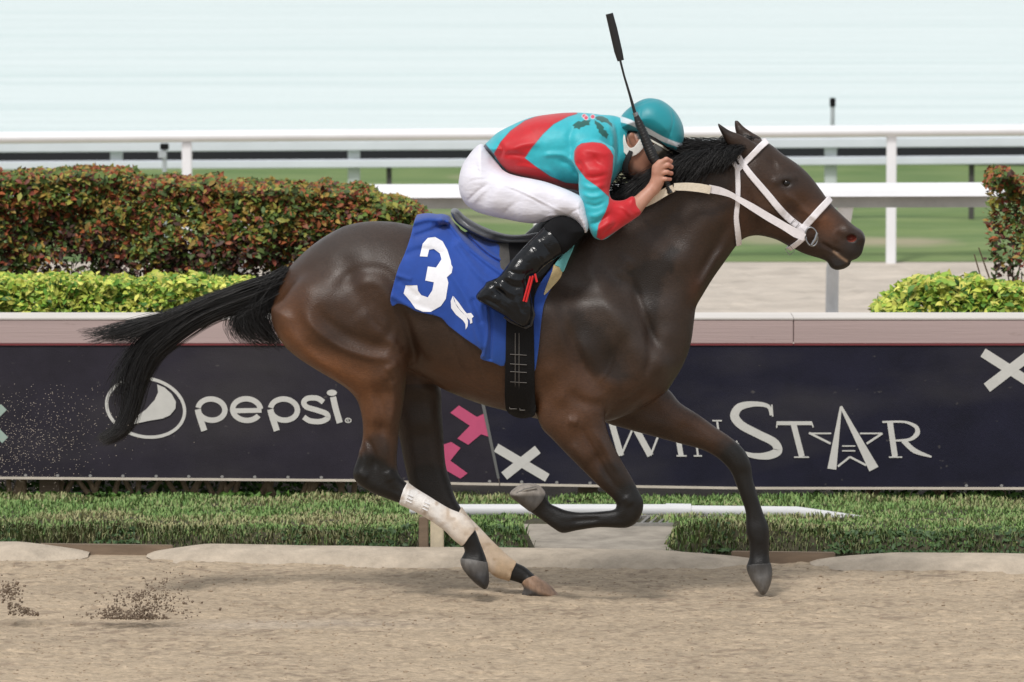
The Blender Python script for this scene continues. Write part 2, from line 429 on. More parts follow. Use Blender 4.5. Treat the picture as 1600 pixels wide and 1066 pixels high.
nz2 = n.nodes.new('ShaderNodeTexNoise'); nz2.inputs['Scale'].default_value = 1; nz2.inputs['Detail'].default_value = 9; nz2.inputs['Roughness'].default_value = .7; n.links.new(mp2.outputs[0], nz2.inputs[0])
rp = n.nodes.new('ShaderNodeValToRGB'); rp.color_ramp.elements[0].position = .34; rp.color_ramp.elements[0].color = (.60,.79,.77,1); rp.color_ramp.elements[1].position = .50; rp.color_ramp.elements[1].color = (.82,.96,.94,1)  # bright sky reflection and ripple streaks put into the base colour
n.links.new(nz2.outputs[0], rp.inputs[0]); n.links.new(rp.outputs[0], bs.inputs['Base Color'])
sheet('lake', -600, 600, 30.9, 900, -.30, m_water)
# infield turf
m_turf = material('infield_turf', (.075,.15,.035), .9, var=.9, vscale=2.2, var2=(.19,.25,.085), bump=.5, bscale=18, stretch=(.35,1,1), detail=9)
n = m_turf.node_tree; bs = n.nodes['Principled BSDF']; pc = n.nodes.new('ShaderNodeMixRGB'); old = bs.inputs['Base Color'].links[0].from_socket
tc = n.nodes.new('ShaderNodeTexCoord'); mp = n.nodes.new('ShaderNodeMapping'); mp.inputs['Scale'].default_value = (.22, .16, 1); n.links.new(tc.outputs['Object'], mp.inputs[0])
nz = n.nodes.new('ShaderNodeTexNoise'); nz.inputs['Scale'].default_value = 1.7; nz.inputs['Detail'].default_value = 6; n.links.new(mp.outputs[0], nz.inputs[0])
mr = n.nodes.new('ShaderNodeMapRange'); mr.inputs[1].default_value = .56; mr.inputs[2].default_value = .68; n.links.new(nz.outputs[0], mr.inputs[0]); n.links.new(mr.outputs[0], pc.inputs[0])
n.links.new(old, pc.inputs[1]); pc.inputs[2].default_value = (.33,.29,.19,1); n.links.new(pc.outputs[0], bs.inputs['Base Color'])
XG = np.concatenate([np.linspace(-300, -7, 12), np.arange(-6.9, 6.9, .08), np.linspace(7, 300, 12)])
sheet('infield_turf', 0, 0, 0, 0, .02, m_turf, dx=(XG, np.arange(18.72, 30.85, .16)), zf=lambda X, Y: -.018 + (.03 + .012*vnoise(X, Y, 61, .5, .3) + .02*vnoise(X, Y, 62, 3, 2))*np.clip((Y-18.7)/.8, 0, 1))
# sand of the inner course
m_sand2 = material('inner_course_sand', (.50,.44,.375), .95, var=.22, vscale=5, bump=.9, bscale=12, stretch=(.3,1,1), detail=9, dist=.03)
sheet('inner_course', 0, 0, 0, 0, .0, m_sand2, dx=(XG, np.concatenate([[8.2], np.arange(9, 18.9, .07)])), zf=lambda X, Y: (.012*vnoise(X, Y, 63, .22, .16) + .016*vnoise(X, Y, 64, .09, .08))*np.clip((18.5-Y)/.3, 0, 1))
# planting bed behind the boundary wall
m_soil = material('dark_mulch', (.05,.036,.026), .95, var=.5, vscale=14, bump=.8, bscale=30)
sheet('planting_bed', 0, 0, 0, 0, .0, m_soil, dx=(XG, np.arange(3.3, 8.25, .12)), zf=lambda X, Y: -.05 + .015*vnoise(X, Y, 65, .3, .3) + .045*np.clip((Y-4.6)/1., 0, 1))
# dark retaining edge of the lake
m_dark = material('black_edging', (.012,.013,.018), .8)
e_ = MB(); e_.box(-200, 200, 30.72, 30.95, -.5, .225)
o = e_.build('lake_edging', m_dark); tag(o, 'long low black edging along the far side of the turf at the lake', 'edging')
# main track
m_track = material('track_sand', (.40,.31,.235), .95, attr=True, var=.26, vscale=75, bump=1.0, bscale=90, stretch=(.5,1,1), detail=8, dist=.012)
def tz(X, Y):
    z = .006*vnoise(X, Y, 1, .16, .05) + .0045*vnoise(X, Y, 2, .06, .028) + .0025*vnoise(X, Y, 3, .025, .018) + .008*vnoise(X, Y, 4, 1.2, .22)
    c = np.clip(vnoise(X, Y, 5, .09, .05)*.6 + vnoise(X, Y, 6, .4, .3)*.6 - .35, 0, 1); z = z - .03*c*np.clip(vnoise(X, Y, 15, .045, .03) + .4, 0, 1)
    g = G1(140, 968); z = z - .014*np.exp(-((Y-g[1]-.02*np.sin(X*6))/.05)**2)*(X < -1.2)
    fade = np.clip((1.42 - Y)/.15, 0, 1); return z*fade*1.0 - .018
def tcol(X, Y, Z):
    b = SC((.415,.325,.228)); n1 = vnoise(X, Y, 7, .8, .18); n2 = vnoise(X, Y, 8, .06, .03); n3 = vnoise(X, Y, 9, .024, .015)
    k = 1 + .07*n1 + .10*n2 + .12*n3; c = b*k[:, None]
    d = np.clip((vnoise(X, Y, 10, .045, .028) + .5*vnoise(X, Y, 11, .3, .2) + .6*vnoise(X, Y, 18, .024, .018) - .5)*2.6, 0, 1)  # damp specks that also stand in for weak shading of the relief
    c = c*(1-.5*d[:, None]) + SC((.17,.12,.085))*.5*d[:, None]
    g = G1(450, 968); pale = .5*np.exp(-((X-g[0])/.55)**2 - ((Y-g[1])/.13)**2); c = c*(1-pale[:, None]) + SC((.45,.38,.31))*pale[:, None]
    g = G1(120, 965); dk_ = .7*np.clip(np.exp(-((X-g[0])/.38)**4 - ((Y-g[1])/.035)**2) + .4*np.exp(-((X+2)/.3)**2-((Y-g[1]-.1)/.08)**2), 0, 1)*np.clip(.5+vnoise(X, Y, 12, .05, .03), 0, 1)
    return c*(1-dk_[:, None]) + SC((.16,.115,.08))*dk_[:, None]
XT = np.concatenate([np.linspace(-300, -2.7, 20), np.arange(-2.65, 2.66, .0115), np.linspace(2.7, 300, 20)]); YT = np.concatenate([np.linspace(-60, -3.3, 14), np.arange(-3.2, 1.60, .0125)])
sheet('track', 0, 0, 0, 0, 0, m_track, dx=(XT, YT), zf=tz, cols=tcol)

# ------------------------------------------------------------------ kerb: low rounded sand-coated pieces with gaps
m_kerb = material('sandy_concrete', (.46,.385,.30), .9, var=.20, vscale=11, bump=.9, bscale=45, detail=8)
def ground_y(x, Y): return Y + (-.25 - .10*np.clip(x, -4, 4))*np.clip((3.3-Y)/1.6, 0, 1) + .045*(vnoise(np.asarray(x, float), np.asarray(x, float)*0, 70, .20, 1)+.7*vnoise(np.asarray(x, float), np.asarray(x, float)*0, 69, .07, 1)+1.2)*np.clip((np.asarray(Y)-1.62)/.03, 0, 1)*np.clip((2.2-np.asarray(Y))/.4, 0, 1)
def kerb(pxa, pxb, ta, tb):
    xa, xb = G1(pxa, 866)[0], G1(pxb, 866)[0]; xs = np.arange(xa, xb + .02, .03); prof = [(1.30,-.035),(1.345,-.012),(1.38,.010),(1.43,.026),(1.50,.034),(1.575,.035),(1.60,.022),(1.61,-.02)]
    Vv = []
    for x in xs:
        e = min(1, max(0, (x-xa)/ta if ta else 1))**.6 * min(1, max(0, (xb-x)/tb if tb else 1))**.6
        for (y, z) in prof:
            Vv.append((x, ground_y(x, 1.61-(1.61-y)*(.35+.65*e)), (z+.003*vnoise(np.array([x]), np.array([y]), 71, .2, .2)[0])*e - (.012*(1-e)) ))
    n = len(prof); k = np.array([i*n+j for i in range(len(xs)-1) for j in range(n-1)])
    return struct(mesh_np('kerb', Vv, np.column_stack([k, k+n, k+n+1, k+1]), m_kerb, None, True))
kerb(-900, 140, 0, .30); kerb(228, 1190, .25, .45); kerb(1262, 2500, .35, 0)
m_oldwood = material('weathered_plank', (.20,.145,.10), .85, var=.3, vscale=14, stretch=(.2,1,1), bump=.4, bscale=30)
def plank(pxa, pxb, y, zt, lab):
    xa, xb = G1(pxa, 862)[0], G1(pxb, 862)[0]
    o = MB().hexa([(xa,ground_y(xa,y),-.03),(xb,ground_y(xb,y),-.03),(xb,ground_y(xb,y)+.04,-.03),(xa,ground_y(xa,y)+.04,-.03),(xa,ground_y(xa,y),zt),(xb,ground_y(xb,y),zt),(xb,ground_y(xb,y)+.04,zt),(xa,ground_y(xa,y)+.04,zt)]).build('edging_plank', m_oldwood, None, bevel=.004); tag(o, lab, 'plank', 'planks showing in the kerb gaps'); return o
plank(60, 270, 1.60, .024, 'weathered brown plank showing in the left gap of the kerb below the turf')
plank(1140, 1300, 1.60, .026, 'weathered brown plank showing in the right kerb gap beside the landing foreleg')

# ------------------------------------------------------------------ turf strip in front of the wall
gapL, gapR = G1(818, 850)[0], G1(1062, 850)[0]
def turfz(X, Y):
    t = np.clip((Y-1.66)/.06, 0, 1); h = (.072+.012*np.clip(X, -3, 3))*t*(1-np.clip((Y-1.7)/1.75, 0, 1)*1.25)
    h = h*(1+.28*vnoise(X, X*0, 68, .3, 1)) + .010*vnoise(X, Y, 72, .18, .15)*t
    gp_ = np.clip((X-gapL-.05*vnoise(X, Y, 73, .3, .2))/.05, 0, 1)*np.clip((gapR-X+.05*vnoise(X, Y, 74, .3, .2))/.05, 0, 1)*np.clip((2.50-Y)/.12, 0, 1)
    return h*(1-gp_) - .03*gp_
m_sod = material('sod_soil', (.055,.05,.028), .95, var=.5, vscale=20, bump=.7, bscale=40)
sheet('turf_strip', 0, 0, 0, 0, 0, m_sod, dx=(np.concatenate([np.linspace(-200, -3.3, 8), np.arange(-3.2, 3.2, .03), np.linspace(3.3, 200, 8)]), np.concatenate([[1.63, 1.65], np.arange(1.66, 3.45, .03)])), zf=turfz, warp=ground_y)
def grassblades(N, name, ylo, yhi, hlo, hhi, xr=3.1, edge=False, seed=3):
    r = np.random.default_rng(seed); X = r.uniform(-xr, xr, N); Y = r.uniform(ylo, yhi, N)
    if not edge: Y = ylo + (yhi-ylo)*r.uniform(0, 1, N)**1.15
    keep = ~((X > gapL+.04+.06*vnoise(X, Y, 73, .1, .1)) & (X < gapR-.10+.05*vnoise(X, Y, 75, .1, .1)) & (Y < 2.62)); X, Y = X[keep], Y[keep]; N = len(X)
    clump = vnoise(X, Y, 76, .12, .09); Z = turfz(X, Y); Hh = r.uniform(hlo, hhi, N)*(1+.6*clump+.35*vnoise(X, Y, 83, .4, .3))
    pxv = 800 + X*FPX/(CAM_D+Y); lim = np.interp(pxv, [600, 760, 1250, 1360], [3.72, 3.8, 3.8, 3.75]); k2 = Y < lim + .1*vnoise(X, Y, 79, .2, .2); X, Y, Z, Hh = X[k2], Y[k2], Z[k2], Hh[k2]; N = len(X); Yt = Y; Y = ground_y(X, Y)
    a = r.uniform(0, 2*math.pi, N); lean = r.uniform(.2, .9, N)*Hh; dx_, dy_ = np.cos(a)*lean, np.sin(a)*lean
    if edge: dy_ = -np.abs(dy_)*1.0
    wd = r.uniform(.0022, .0045, N); b = a + math.pi/2; wx, wy = np.cos(b)*wd, np.sin(b)*wd
    P0 = np.column_stack([X-wx, Y-wy, Z-.004]); P1 = np.column_stack([X+wx, Y+wy, Z-.004])
    P2_ = np.column_stack([X+dx_*.35+wx*.8, Y+dy_*.35+wy*.8, Z+Hh*.65]); P3_ = np.column_stack([X+dx_*.35-wx*.8, Y+dy_*.35-wy*.8, Z+Hh*.65])
    drop = (np.full(N, .0) if not edge else r.uniform(.0, .05, N))
    P4 = np.column_stack([X+dx_+wx*.15, Y+dy_+wy*.15, Z+Hh-drop]); P5 = np.column_stack([X+dx_-wx*.15, Y+dy_-wy*.15, Z+Hh-drop])
    V_ = np.stack([P0, P1, P2_, P3_, P4, P5], 1).reshape(-1, 3); k = np.arange(N)*6
    F_ = np.vstack([np.column_stack([k, k+1, k+2, k+3]), np.column_stack([k+3, k+2, k+4, k+5])])
    t = r.uniform(0, 1, N); dry = np.clip(vnoise(X, Y, 77, .35, .3)*1.0 + .22 + r.normal(0, .45, N), 0, 1)
    c = SC((.11,.225,.06))*(1-t[:, None]) + SC((.26,.38,.12))*t[:, None]; c = c*(1-dry[:, None]*.8) + SC((.42,.36,.20))*dry[:, None]*.8
    if edge: c = c*.5
    return stuff(mesh_np(name, V_, F_, m_grass, None, False, np.repeat(c, 6, 0)))
m_grass = material('grass_blade', (.1,.2,.05), .6, attr=True, spec=.3)
tag(grassblades(85000, 'grass', 1.69, 3.9, .007, .021), 'green and straw coloured grass on the strip before the wall', 'grass')
tag(grassblades(7000, 'grass', 1.655, 1.80, .018, .060, edge=True, seed=5), 'darker long grass hanging over the front edge of the turf strip', 'grass')
# broad weeds at the edge
def leafmesh(C, N_, size, colors, name, mat, parent=None, elong=1.8, seed=0, droop=.25):
    """C centres, N_ leaf normals (not unit), each leaf: two quads folded on the midrib"""
    r = np.random.default_rng(seed); n = len(C); N_ = N_/(np.linalg.norm(N_, axis=1, keepdims=True)+1e-9); T_ = np.cross(N_, r.normal(size=(n, 3))); T_ /= np.linalg.norm(T_, axis=1, keepdims=True)+1e-9; B_ = np.cross(N_, T_)
    s = size[:, None]; L = s*elong/2; w_ = s/2
    a = C - T_*L; m0 = C - T_*L*.1 + B_*w_*.9 + N_*s*.12; m1 = C - T_*L*.1 - B_*w_*.9 + N_*s*.12; b = C + T_*L - N_*s*droop
    q0 = C + T_*L*.55 + B_*w_*.6; q1 = C + T_*L*.55 - B_*w_*.6; mid = C + T_*L*.2
    V_ = np.stack([a, m0, q0, b, q1, m1, mid], 1).reshape(-1, 3); k = np.arange(n)*7
    F_ = np.vstack([np.column_stack([k, k+6, k+1, k+1]), np.column_stack([k+6, k+3, k+2, k+1]), np.column_stack([k, k+5, k+6, k+6]), np.column_stack([k+6, k+5, k+4, k+3])])
    # triangles for the degenerate ones
    me = bpy.data.meshes.new(name); Fl = []
    tri = np.vstack([np.column_stack([k, k+6, k+1]), np.column_stack([k+6, k+3, k+2]), np.column_stack([k+6, k+2, k+1]), np.column_stack([k, k+5, k+6]), np.column_stack([k+6, k+5, k+4]), np.column_stack([k+6, k+4, k+3])])
    bpy.data.meshes.remove(me)
    return mesh_np(name, V_, tri, mat, parent, False, np.repeat(colors, 7, 0))
m_leaf = material('glossy_leaf', (.1,.1,.05), .55, attr=True, spec=.35)
r = np.random.default_rng(12); N = 3600
X = r.uniform(-2.9, 2.9, N); Y = r.uniform(1.64, 1.76, N); Z = turfz(X, Y) + r.uniform(-.015, .03, N); kp = ~((X > gapL) & (X < gapR)); kp &= vnoise(X, Y*0, 80, .18, 1) > -.1
C = np.column_stack([X, ground_y(X, Y), np.maximum(Z, .02)])[kp]
t = r.uniform(0, 1, (len(C), 1)); o = leafmesh(C, r.normal(size=C.shape)*[.6,.6,.5]+[0,-.8,.7], r.uniform(.008, .02, len(C)), SC((.03,.065,.025))*(1-t)+SC((.07,.13,.04))*t, 'weeds', m_leaf, seed=4)
stuff(o); tag(o, 'low dark broad-leaved weeds along the front edge of the turf', 'weeds')

# ------------------------------------------------------------------ drain: apron, grating, white pipe
drain = empty('drain', (G1(1000, 830)[0], 2.1, 0), 'concrete drain apron with a steel grating set in the turf strip', 'drain')
m_apron = material('stained_concrete', (.30,.265,.22), .9, var=.3, vscale=7, bump=.6, bscale=35, detail=9)
ax_ = np.arange(gapL+.0, gapR+.12, .03); ay_ = np.arange(1.60, 2.42, .03); X, Y = np.meshgrid(ax_, ay_, indexing='ij'); Z = .004 + .006*vnoise(X, Y, 81, .2, .15) + (Y-1.6)*.025
ny = len(ay_); I, J_ = np.meshgrid(np.arange(len(ax_)-1), np.arange(ny-1), indexing='ij'); k = (I*ny+J_).ravel()
mesh_np('apron', np.column_stack([X.ravel(), ground_y(X, Y).ravel(), Z.ravel()]), np.column_stack([k, k+ny, k+ny+1, k+1]), m_apron, drain, True)
gx0, gx1 = W1(965, 815, 2.2)[0], W1(1136, 815, 2.2)[0]
m_gal = material('dull_galvanised', (.33,.32,.30), .5, metallic=.6, var=.2, vscale=20)
MB().box(gx0, gx1, 2.22, 2.50, -.03, .017).build('pit', m_dark, drain)
gfr = MB(); gfr.box(gx0, gx1, 2.20, 2.225, .018, .038); gfr.build('frame_bar', m_gal, drain); MB().box(gx0, gx1, 2.49, 2.515, .018, .038).build('frame_bar', m_gal, drain)
for i in range(12):
    x = gx0 + .02 + i*(gx1-gx0-.06)/11; MB().hexa([(x, 2.226, .020), (x+.012, 2.226, .020), (x+.052, 2.489, .020), (x+.04, 2.489, .020), (x, 2.226, .036), (x+.012, 2.226, .036), (x+.052, 2.489, .036), (x+.04, 2.489, .036)]).build('grate_bar', m_gal, drain)
pipe = empty('drain_pipe', (G1(1000, 800)[0], 2.62, 0), 'long white plastic pipe lying in the grass behind the drain grating', 'pipe')
m_pvc = material('white_pvc', (.64,.64,.65), .4, var=.05, vscale=6, bump=.05)
def PY(px, py): return W1(px, py, 2.62)
p0 = PY(640, 797); p1 = PY(1058, 798); p2 = PY(1400, 801)
zc = p1[2]
MB().tube([(p0[0], 2.62, zc), (p1[0], 2.62, zc)], .0285, 18).build('wide_section', m_pvc, pipe, True)
MB().tube([(p1[0]-.05, 2.62, zc), (p1[0]+.06, 2.62, zc-.002)], .032, 18).build('coupling', m_pvc, pipe, True)
MB().tube([(p1[0]+.05, 2.62, zc-.003), (PY(1245, 800)[0], 2.625, zc-.008), (PY(1310, 800)[0], 2.65, zc-.036), (p2[0], 2.66, zc-.075)], .026, 18).build('narrow_section', m_pvc, pipe, True)

# small post behind the hind legs
post = empty('marker_post', G1(675, 851), 'short cream post with a brown stake beside it behind the hind legs', 'post')
b0 = G1(682, 852); m_cream2 = material('cream_paint', (.60,.52,.38), .7, var=.15, vscale=30)
MB().box(b0[0]-.022, b0[0]+.034, 1.42, 1.47, -.02, .15).build('post', m_cream2, post, bevel=.004); MB().box(b0[0]-.070, b0[0]-.030, 1.42, 1.46, -.02, .15).build('stake', m_oldwood, post, bevel=.003)

# ------------------------------------------------------------------ boundary wall rail and banners
YB = 3.72
wall = empty('boundary_rail', (0, YB, 0), 'low track-side boundary rail with a wide pinkish cap board above the banners', 'railing')
m_cap = material('pinkish_cap', (.47,.355,.34), .65, var=.10, vscale=3.5, stretch=(.12,3,6), bump=.12, bscale=30, detail=8)
m_captop = material('cap_top', (.66,.62,.58), .7, var=.08, vscale=6, stretch=(.2,1,1))
m_redline = material('red_trim', (.20,.035,.04), .6)
zt = W1(800, 499.5, YB)[2]; zb = W1(800, 537, YB)[2]
xj = W1(1240, 520, YB)[0]; cuts = [-40, -4.9, xj-7.4, xj, xj+4.9, 40]; cuts = sorted(set([-40, xj-9.8, xj-4.9, xj, xj+4.9, 40]))
for a, b in zip(cuts[:-1], cuts[1:]):
    c_ = MB().box(a+.0015, b-.0015, YB, YB+.30, zb, zt).build('cap_board', m_cap, wall, bevel=.003)
    MB().box(a+.0015, b-.0015, YB-.004, YB+.315, zt+.0005, zt+.008).build('top_sheet', m_captop, c_)
    MB().box(a+.0015, b-.0015, YB-.005, YB+.02, zb-.008, zb-.0005).build('trim', m_redline, c_)
for i in range(-4, 5): MB().box(i*2.45+.3, i*2.45+.39, YB+.08, YB+.17, -.1, zb-.009).build('support_post', m_oldwood, wall)
m_hem = material('cream_hem', (.62,.55,.46), .7, var=.1, vscale=10)
m_banL = material('charcoal_vinyl', (.026,.022,.032), .62, spec=.25, var=.22, vscale=5, bump=.18, bscale=260, stretch=(1,1,1))
m_banR = material('navy_vinyl', (.0125,.012,.026), .62, spec=.25, var=.22, vscale=5, bump=.18, bscale=260)
seamx = lambda y: 750 + (y-600)*30/148
def banner(name, m_, label, left, right):
    o = empty(name, W1(np.clip((left(640)+right(640))/2, -300, 1900), 640, YB), label, 'banner'); nx = 60; nr = 14; Vv = []
    for i in range(nx):
        for j in range(nr):
            t = j/(nr-1); s_ = i/(nx-1); y0 = 540 + 211*t; xa, xb = left(y0), right(y0); x = xa + (xb-xa)*s_
            yt = 537.9; yb = np.interp(x, [-400, 0, 560, 720, 1150, 1600, 2000], [746, 747, 751, 756, 763, 763.5, 764])
            Vv.append(W1(x, yt + (yb-yt)*t, YB + .0012))
    k = np.array([i*nr+j for i in range(nx-1) for j in range(nr-1)]); F_ = np.column_stack([k, k+1, k+nr+1, k+nr]); Vv = np.array(Vv)
    mesh_np('sheet', Vv, F_, m_, o, True); bb = Vv.reshape(nx, nr, 3); hem = MB()
    for p in bb[:, -1]: hem.v += [tuple(p + [0,-.004,.006]), tuple(p + [0,-.004,-.005]), tuple(p + [0,.004,-.005]), tuple(p + [0,.004,.006])]
    for i in range(nx-1):
        for q in range(4): hem.f.append((i*4+q, i*4+(q+1)%4, i*4+4+(q+1)%4, i*4+4+q))
    hem.build('hem', m_hem, o)
    return o
banl = banner('advertising_banner', m_banL, 'charcoal banner with round emblem, rounded white lettering and pink arrow shapes', lambda y: -900, lambda y: seamx(y)-.8)
banr = banner('advertising_banner', m_banR, 'dark navy banner with white serif capitals round a star and two white crosses', lambda y: seamx(y)+.8, lambda y: 2500)
def add_dust(m, colr_, scale, lo, hi, amt=1.0, st=(1,1,1)):
    n = m.node_tree; b = n.nodes['Principled BSDF']; mx = n.nodes.new('ShaderNodeMixRGB'); mx.inputs[2].default_value = (*colr_, 1)
    if b.inputs['Base Color'].links: n.links.new(b.inputs['Base Color'].links[0].from_socket, mx.inputs[1])
    else: mx.inputs[1].default_value = b.inputs['Base Color'].default_value
    tc = n.nodes.new('ShaderNodeTexCoord'); mp = n.nodes.new('ShaderNodeMapping'); mp.inputs['Scale'].default_value = st; nz = n.nodes.new('ShaderNodeTexNoise'); nz.inputs['Scale'].default_value = scale; nz.inputs['Detail'].default_value = 5
    mr = n.nodes.new('ShaderNodeMapRange'); mr.inputs[1].default_value = lo; mr.inputs[2].default_value = hi; mr.inputs[4].default_value = amt
    n.links.new(tc.outputs['Object'], mp.inputs[0]); n.links.new(mp.outputs[0], nz.inputs['Vector']); n.links.new(nz.outputs[0], mr.inputs[0]); n.links.new(mr.outputs[0], mx.inputs[0]); n.links.new(mx.outputs[0], b.inputs['Base Color'])
for m_ in (m_banL, m_banR):
    add_dust(m_, (.11,.10,.095), 38, .70, .76, .7, (.7,1,1)); add_dust(m_, (.075,.068,.066), 2.2, .50, .80, .5, (.5,1,1.4))
add_dust(m_cap, (.30,.22,.19), 30, .66, .74, .5, (.3,1,1))
m_seam = material('grey_seam_tape', (.15,.15,.145), .6)
m_ink = material('off_white_print', (.64,.62,.58), .6, var=.06, vscale=14, bump=.1, bscale=260); m_pink = material('pink_print', (.58,.085,.19), .6, var=.06, vscale=14, bump=.1, bscale=260); m_mint = material('pale_green_print', (.36,.46,.40), .6)
YP = YB + .0
def ink(poly, name, par, mat=m_ink, sm=0, lift=0):
    P = catmull(poly, 5) if sm else np.asarray(poly, float)
    return plate(name, W(P[:, 0], P[:, 1], np.full(len(P), YP-lift)), .0015, mat, par)
def inkstroke(pts, wd, name, par, mat=m_ink, smooth=True, lift=0):
    P = catmull(np.array(pts, float), 6, False) if smooth and len(pts) > 2 else np.array(pts, float)
    T_ = np.gradient(P, axis=0); T_ /= np.linalg.norm(T_, axis=1)[:, None]+1e-9; Nn = np.column_stack([-T_[:, 1], T_[:, 0]])
    w2 = np.interp(np.linspace(0, 1, len(P)), np.linspace(0, 1, len(wd)), wd) if hasattr(wd, '__len__') else np.full(len(P), wd)
    A = P+Nn*w2[:, None]/2; B_ = P-Nn*w2[:, None]/2; m = MB(); n = len(P)
    m.v = [tuple(v) for v in np.vstack([W(A[:, 0], A[:, 1], np.full(n, YP-.0015-lift)), W(B_[:, 0], B_[:, 1], np.full(n, YP-.0015-lift)), W(B_[:, 0], B_[:, 1], np.full(n, YP)), W(A[:, 0], A[:, 1], np.full(n, YP))])]
    for i in range(n-1):
        for q in range(4):
            s_, t_ = q*n+i, ((q+1) % 4)*n+i; m.f.append((s_, t_, t_+1, s_+1))
    m.f += [(0, n, 2*n, 3*n), (n-1, 4*n-1, 3*n-1, 2*n-1)]
    return m.build(name, mat, par)
def arc(cx, cy, rx, ry, a0, a1, n=24, rot=0):
    t = np.radians(np.linspace(a0, a1, n)); x = rx*np.cos(t); y = ry*np.sin(t); r_ = math.radians(rot)
    return [(cx + u*math.cos(r_) - v*math.sin(r_), cy + u*math.sin(r_) + v*math.cos(r_)) for u, v in zip(x, y)]
ink([(746,600),(750,600),(752,605),(781,748),(777,748),(748,612)], 'seam', banl, m_seam, lift=.002)
Z4 = lambda L: [(130 + x/2.664, 320 + y/2.664) for x, y in L]
# round emblem
inkstroke(arc(227.5, 637, 61.5, 45.5, 0, 360, 72, 12), 5, 'emblem_ring', banl, smooth=False)
ink(Z4([(308,748),(340,762),(368,788),(386,820),(384,848),(362,876),(330,890),(270,900),(215,912),(188,920),(186,908),(215,886),(262,852),(298,812),(312,780)]), 'emblem_wave', banl, lift=.002)
# rounded lettering
def joined(strokes, par, mat=m_ink, name='letter'):
    """one letter from several strokes, as one mesh"""
    obs = []
    for i, (pts, wd, sm) in enumerate(strokes):
        obs.append(inkstroke(pts, wd, name, par, mat, sm, lift=.0004*i))
    bm = bmesh.new()
    for o in obs: bm.from_mesh(o.data)
    me = bpy.data.meshes.new(name); bm.to_mesh(me); bm.free(); me.materials.append(mat)
    for o in obs: bpy.data.objects.remove(o)
    return link(name, me, None, par)
for x0 in (460, 762): joined([(Z4(arc(x0+74, 853, 56, 44, -178, 165, 40, 6)), 8.4, False), (Z4([(x0+17, 852), (x0+24, 880), (x0+44, 941)]), 9.6, True)], banl)
joined([(Z4(arc(680, 853, 58, 45, 28, 352, 40, 4)), 8.4, False), (Z4([(628, 858), (742, 856)]), 7.5, False)], banl)
joined([(Z4([(1000, 822), (975, 806), (935, 806), (918, 822), (930, 842), (975, 856), (1012, 870), (1018, 888), (990, 902), (945, 900), (918, 884)]), 8.4, True)], banl)
joined([(Z4([(1040, 800), (1050, 845), (1068, 908)]), 9.6, True)], banl); ink(Z4(arc(1035, 783, 21, 13, 0, 350, 16)), 'letter_dot', banl)
inkstroke(Z4(arc(1103, 898, 12, 9, 0, 360, 16)), 1.6, 'registered_mark', banl, smooth=False)
joined([(Z4([(1099, 903), (1099, 893), (1106, 894), (1105, 898), (1100, 898), (1107, 903)]), .9, False)], banl, name='registered_letter')
Z5 = lambda L: [(600 + x/4.1, 600 + y/4.1) for x, y in L]
ink(Z5([(425,185),(480,138),(595,212),(645,188),(682,342),(622,322),(540,390),(470,350),(550,268)]), 'pink_arrow', banl, m_pink)
ink(Z5([(345,400),(430,372),(490,410),(425,492),(535,572),(490,607),(400,555),(330,500)]), 'pink_arrow', banl, m_pink)
joined([([(-46,634),(8,688)], 13, False), ([(6,636),(-46,688)], 13, False)], banl, m_mint, 'cross')
joined([(Z5([(718,408),(1046,602)]), 14, False), (Z5([(985,420),(770,590)]), 14.5, False)], banr, name='cross')
joined([([(1536,551),(1622,606)], 15, False), ([(1542,606),(1618,548)], 16, False)], banr, name='cross')
Z6 = lambda L: [(900 + x/2.131, 500 + y/2.131) for x, y in L]
# serif capitals
def serif(x, y, wd=12, t=2.2): return ([(x-wd/2, y), (x+wd/2, y)], t, False)
joined([(Z6([(118,340),(150,452)]), 9.5, False), (Z6([(150,452),(196,346)]), 3.2, False), (Z6([(186,338),(248,452)]), 10, False), (Z6([(248,452),(292,340)]), 3.2, False), ([(948,657),(964,657)], 2.2, False), ([(1030,657),(1044,657)], 2.2, False)], banr)
joined([(Z6([(330,336),(350,452)]), 8, False), ([(1049,657.5),(1062,657.5)], 2.2, False), ([(1057,712.5),(1073,712.5)], 2.2, False)], banr)
joined([(Z6([(392,340),(406,452)]), 3, False), (Z6([(392,338),(482,452)]), 8.5, False), (Z6([(470,338),(485,452)]), 3, False), ([(1077,657.5),(1092,657.5)], 2.2, False), ([(1084,712.5),(1097,712.5)], 2.2, False), ([(1113,657.5),(1128,657.5)], 2.2, False)], banr)
joined([(Z6([(650,318),(640,288),(595,280),(545,290),(528,320),(550,350),(610,382),(660,408),(672,436),(640,452),(590,452),(545,436),(538,410)]), [4,6,8,12,14,13,12.5,13,14,12,8,5,3], True), (Z6([(652,282),(655,322)]), 2.2, False), (Z6([(535,402),(538,448)]), 2.2, False)], banr)
joined([(Z6([(668,344),(785,344)]), 6, False), (Z6([(724,345),(752,455)]), 9, False), (Z6([(670,340),(668,360)]), 2, False), (Z6([(784,340),(790,358)]), 2, False), (Z6([(726,457),(776,457)]), 2.2, False)], banr)
joined([(Z6([(882,288),(852,497)]), [3,14], False), (Z6([(882,288),(992,497)]), [4,16], False), (Z6([(886,420),(930,420)]), 2, False), (Z6([(886,436),(930,436)]), 2, False)], banr)
joined([(Z6([(850,378),(775,378)]), 2.4, False), (Z6([(776,376),(848,412)]), 3.4, False)], banr, name='star_point')
joined([(Z6([(945,378),(1020,378)]), 2.4, False), (Z6([(1020,378),(968,412)]), 3.4, False)], banr, name='star_point')
joined([(Z6([(872,488),(912,456)]), 3.2, False), (Z6([(912,456),(966,484)]), 3.2, False)], banr, name='star_point')
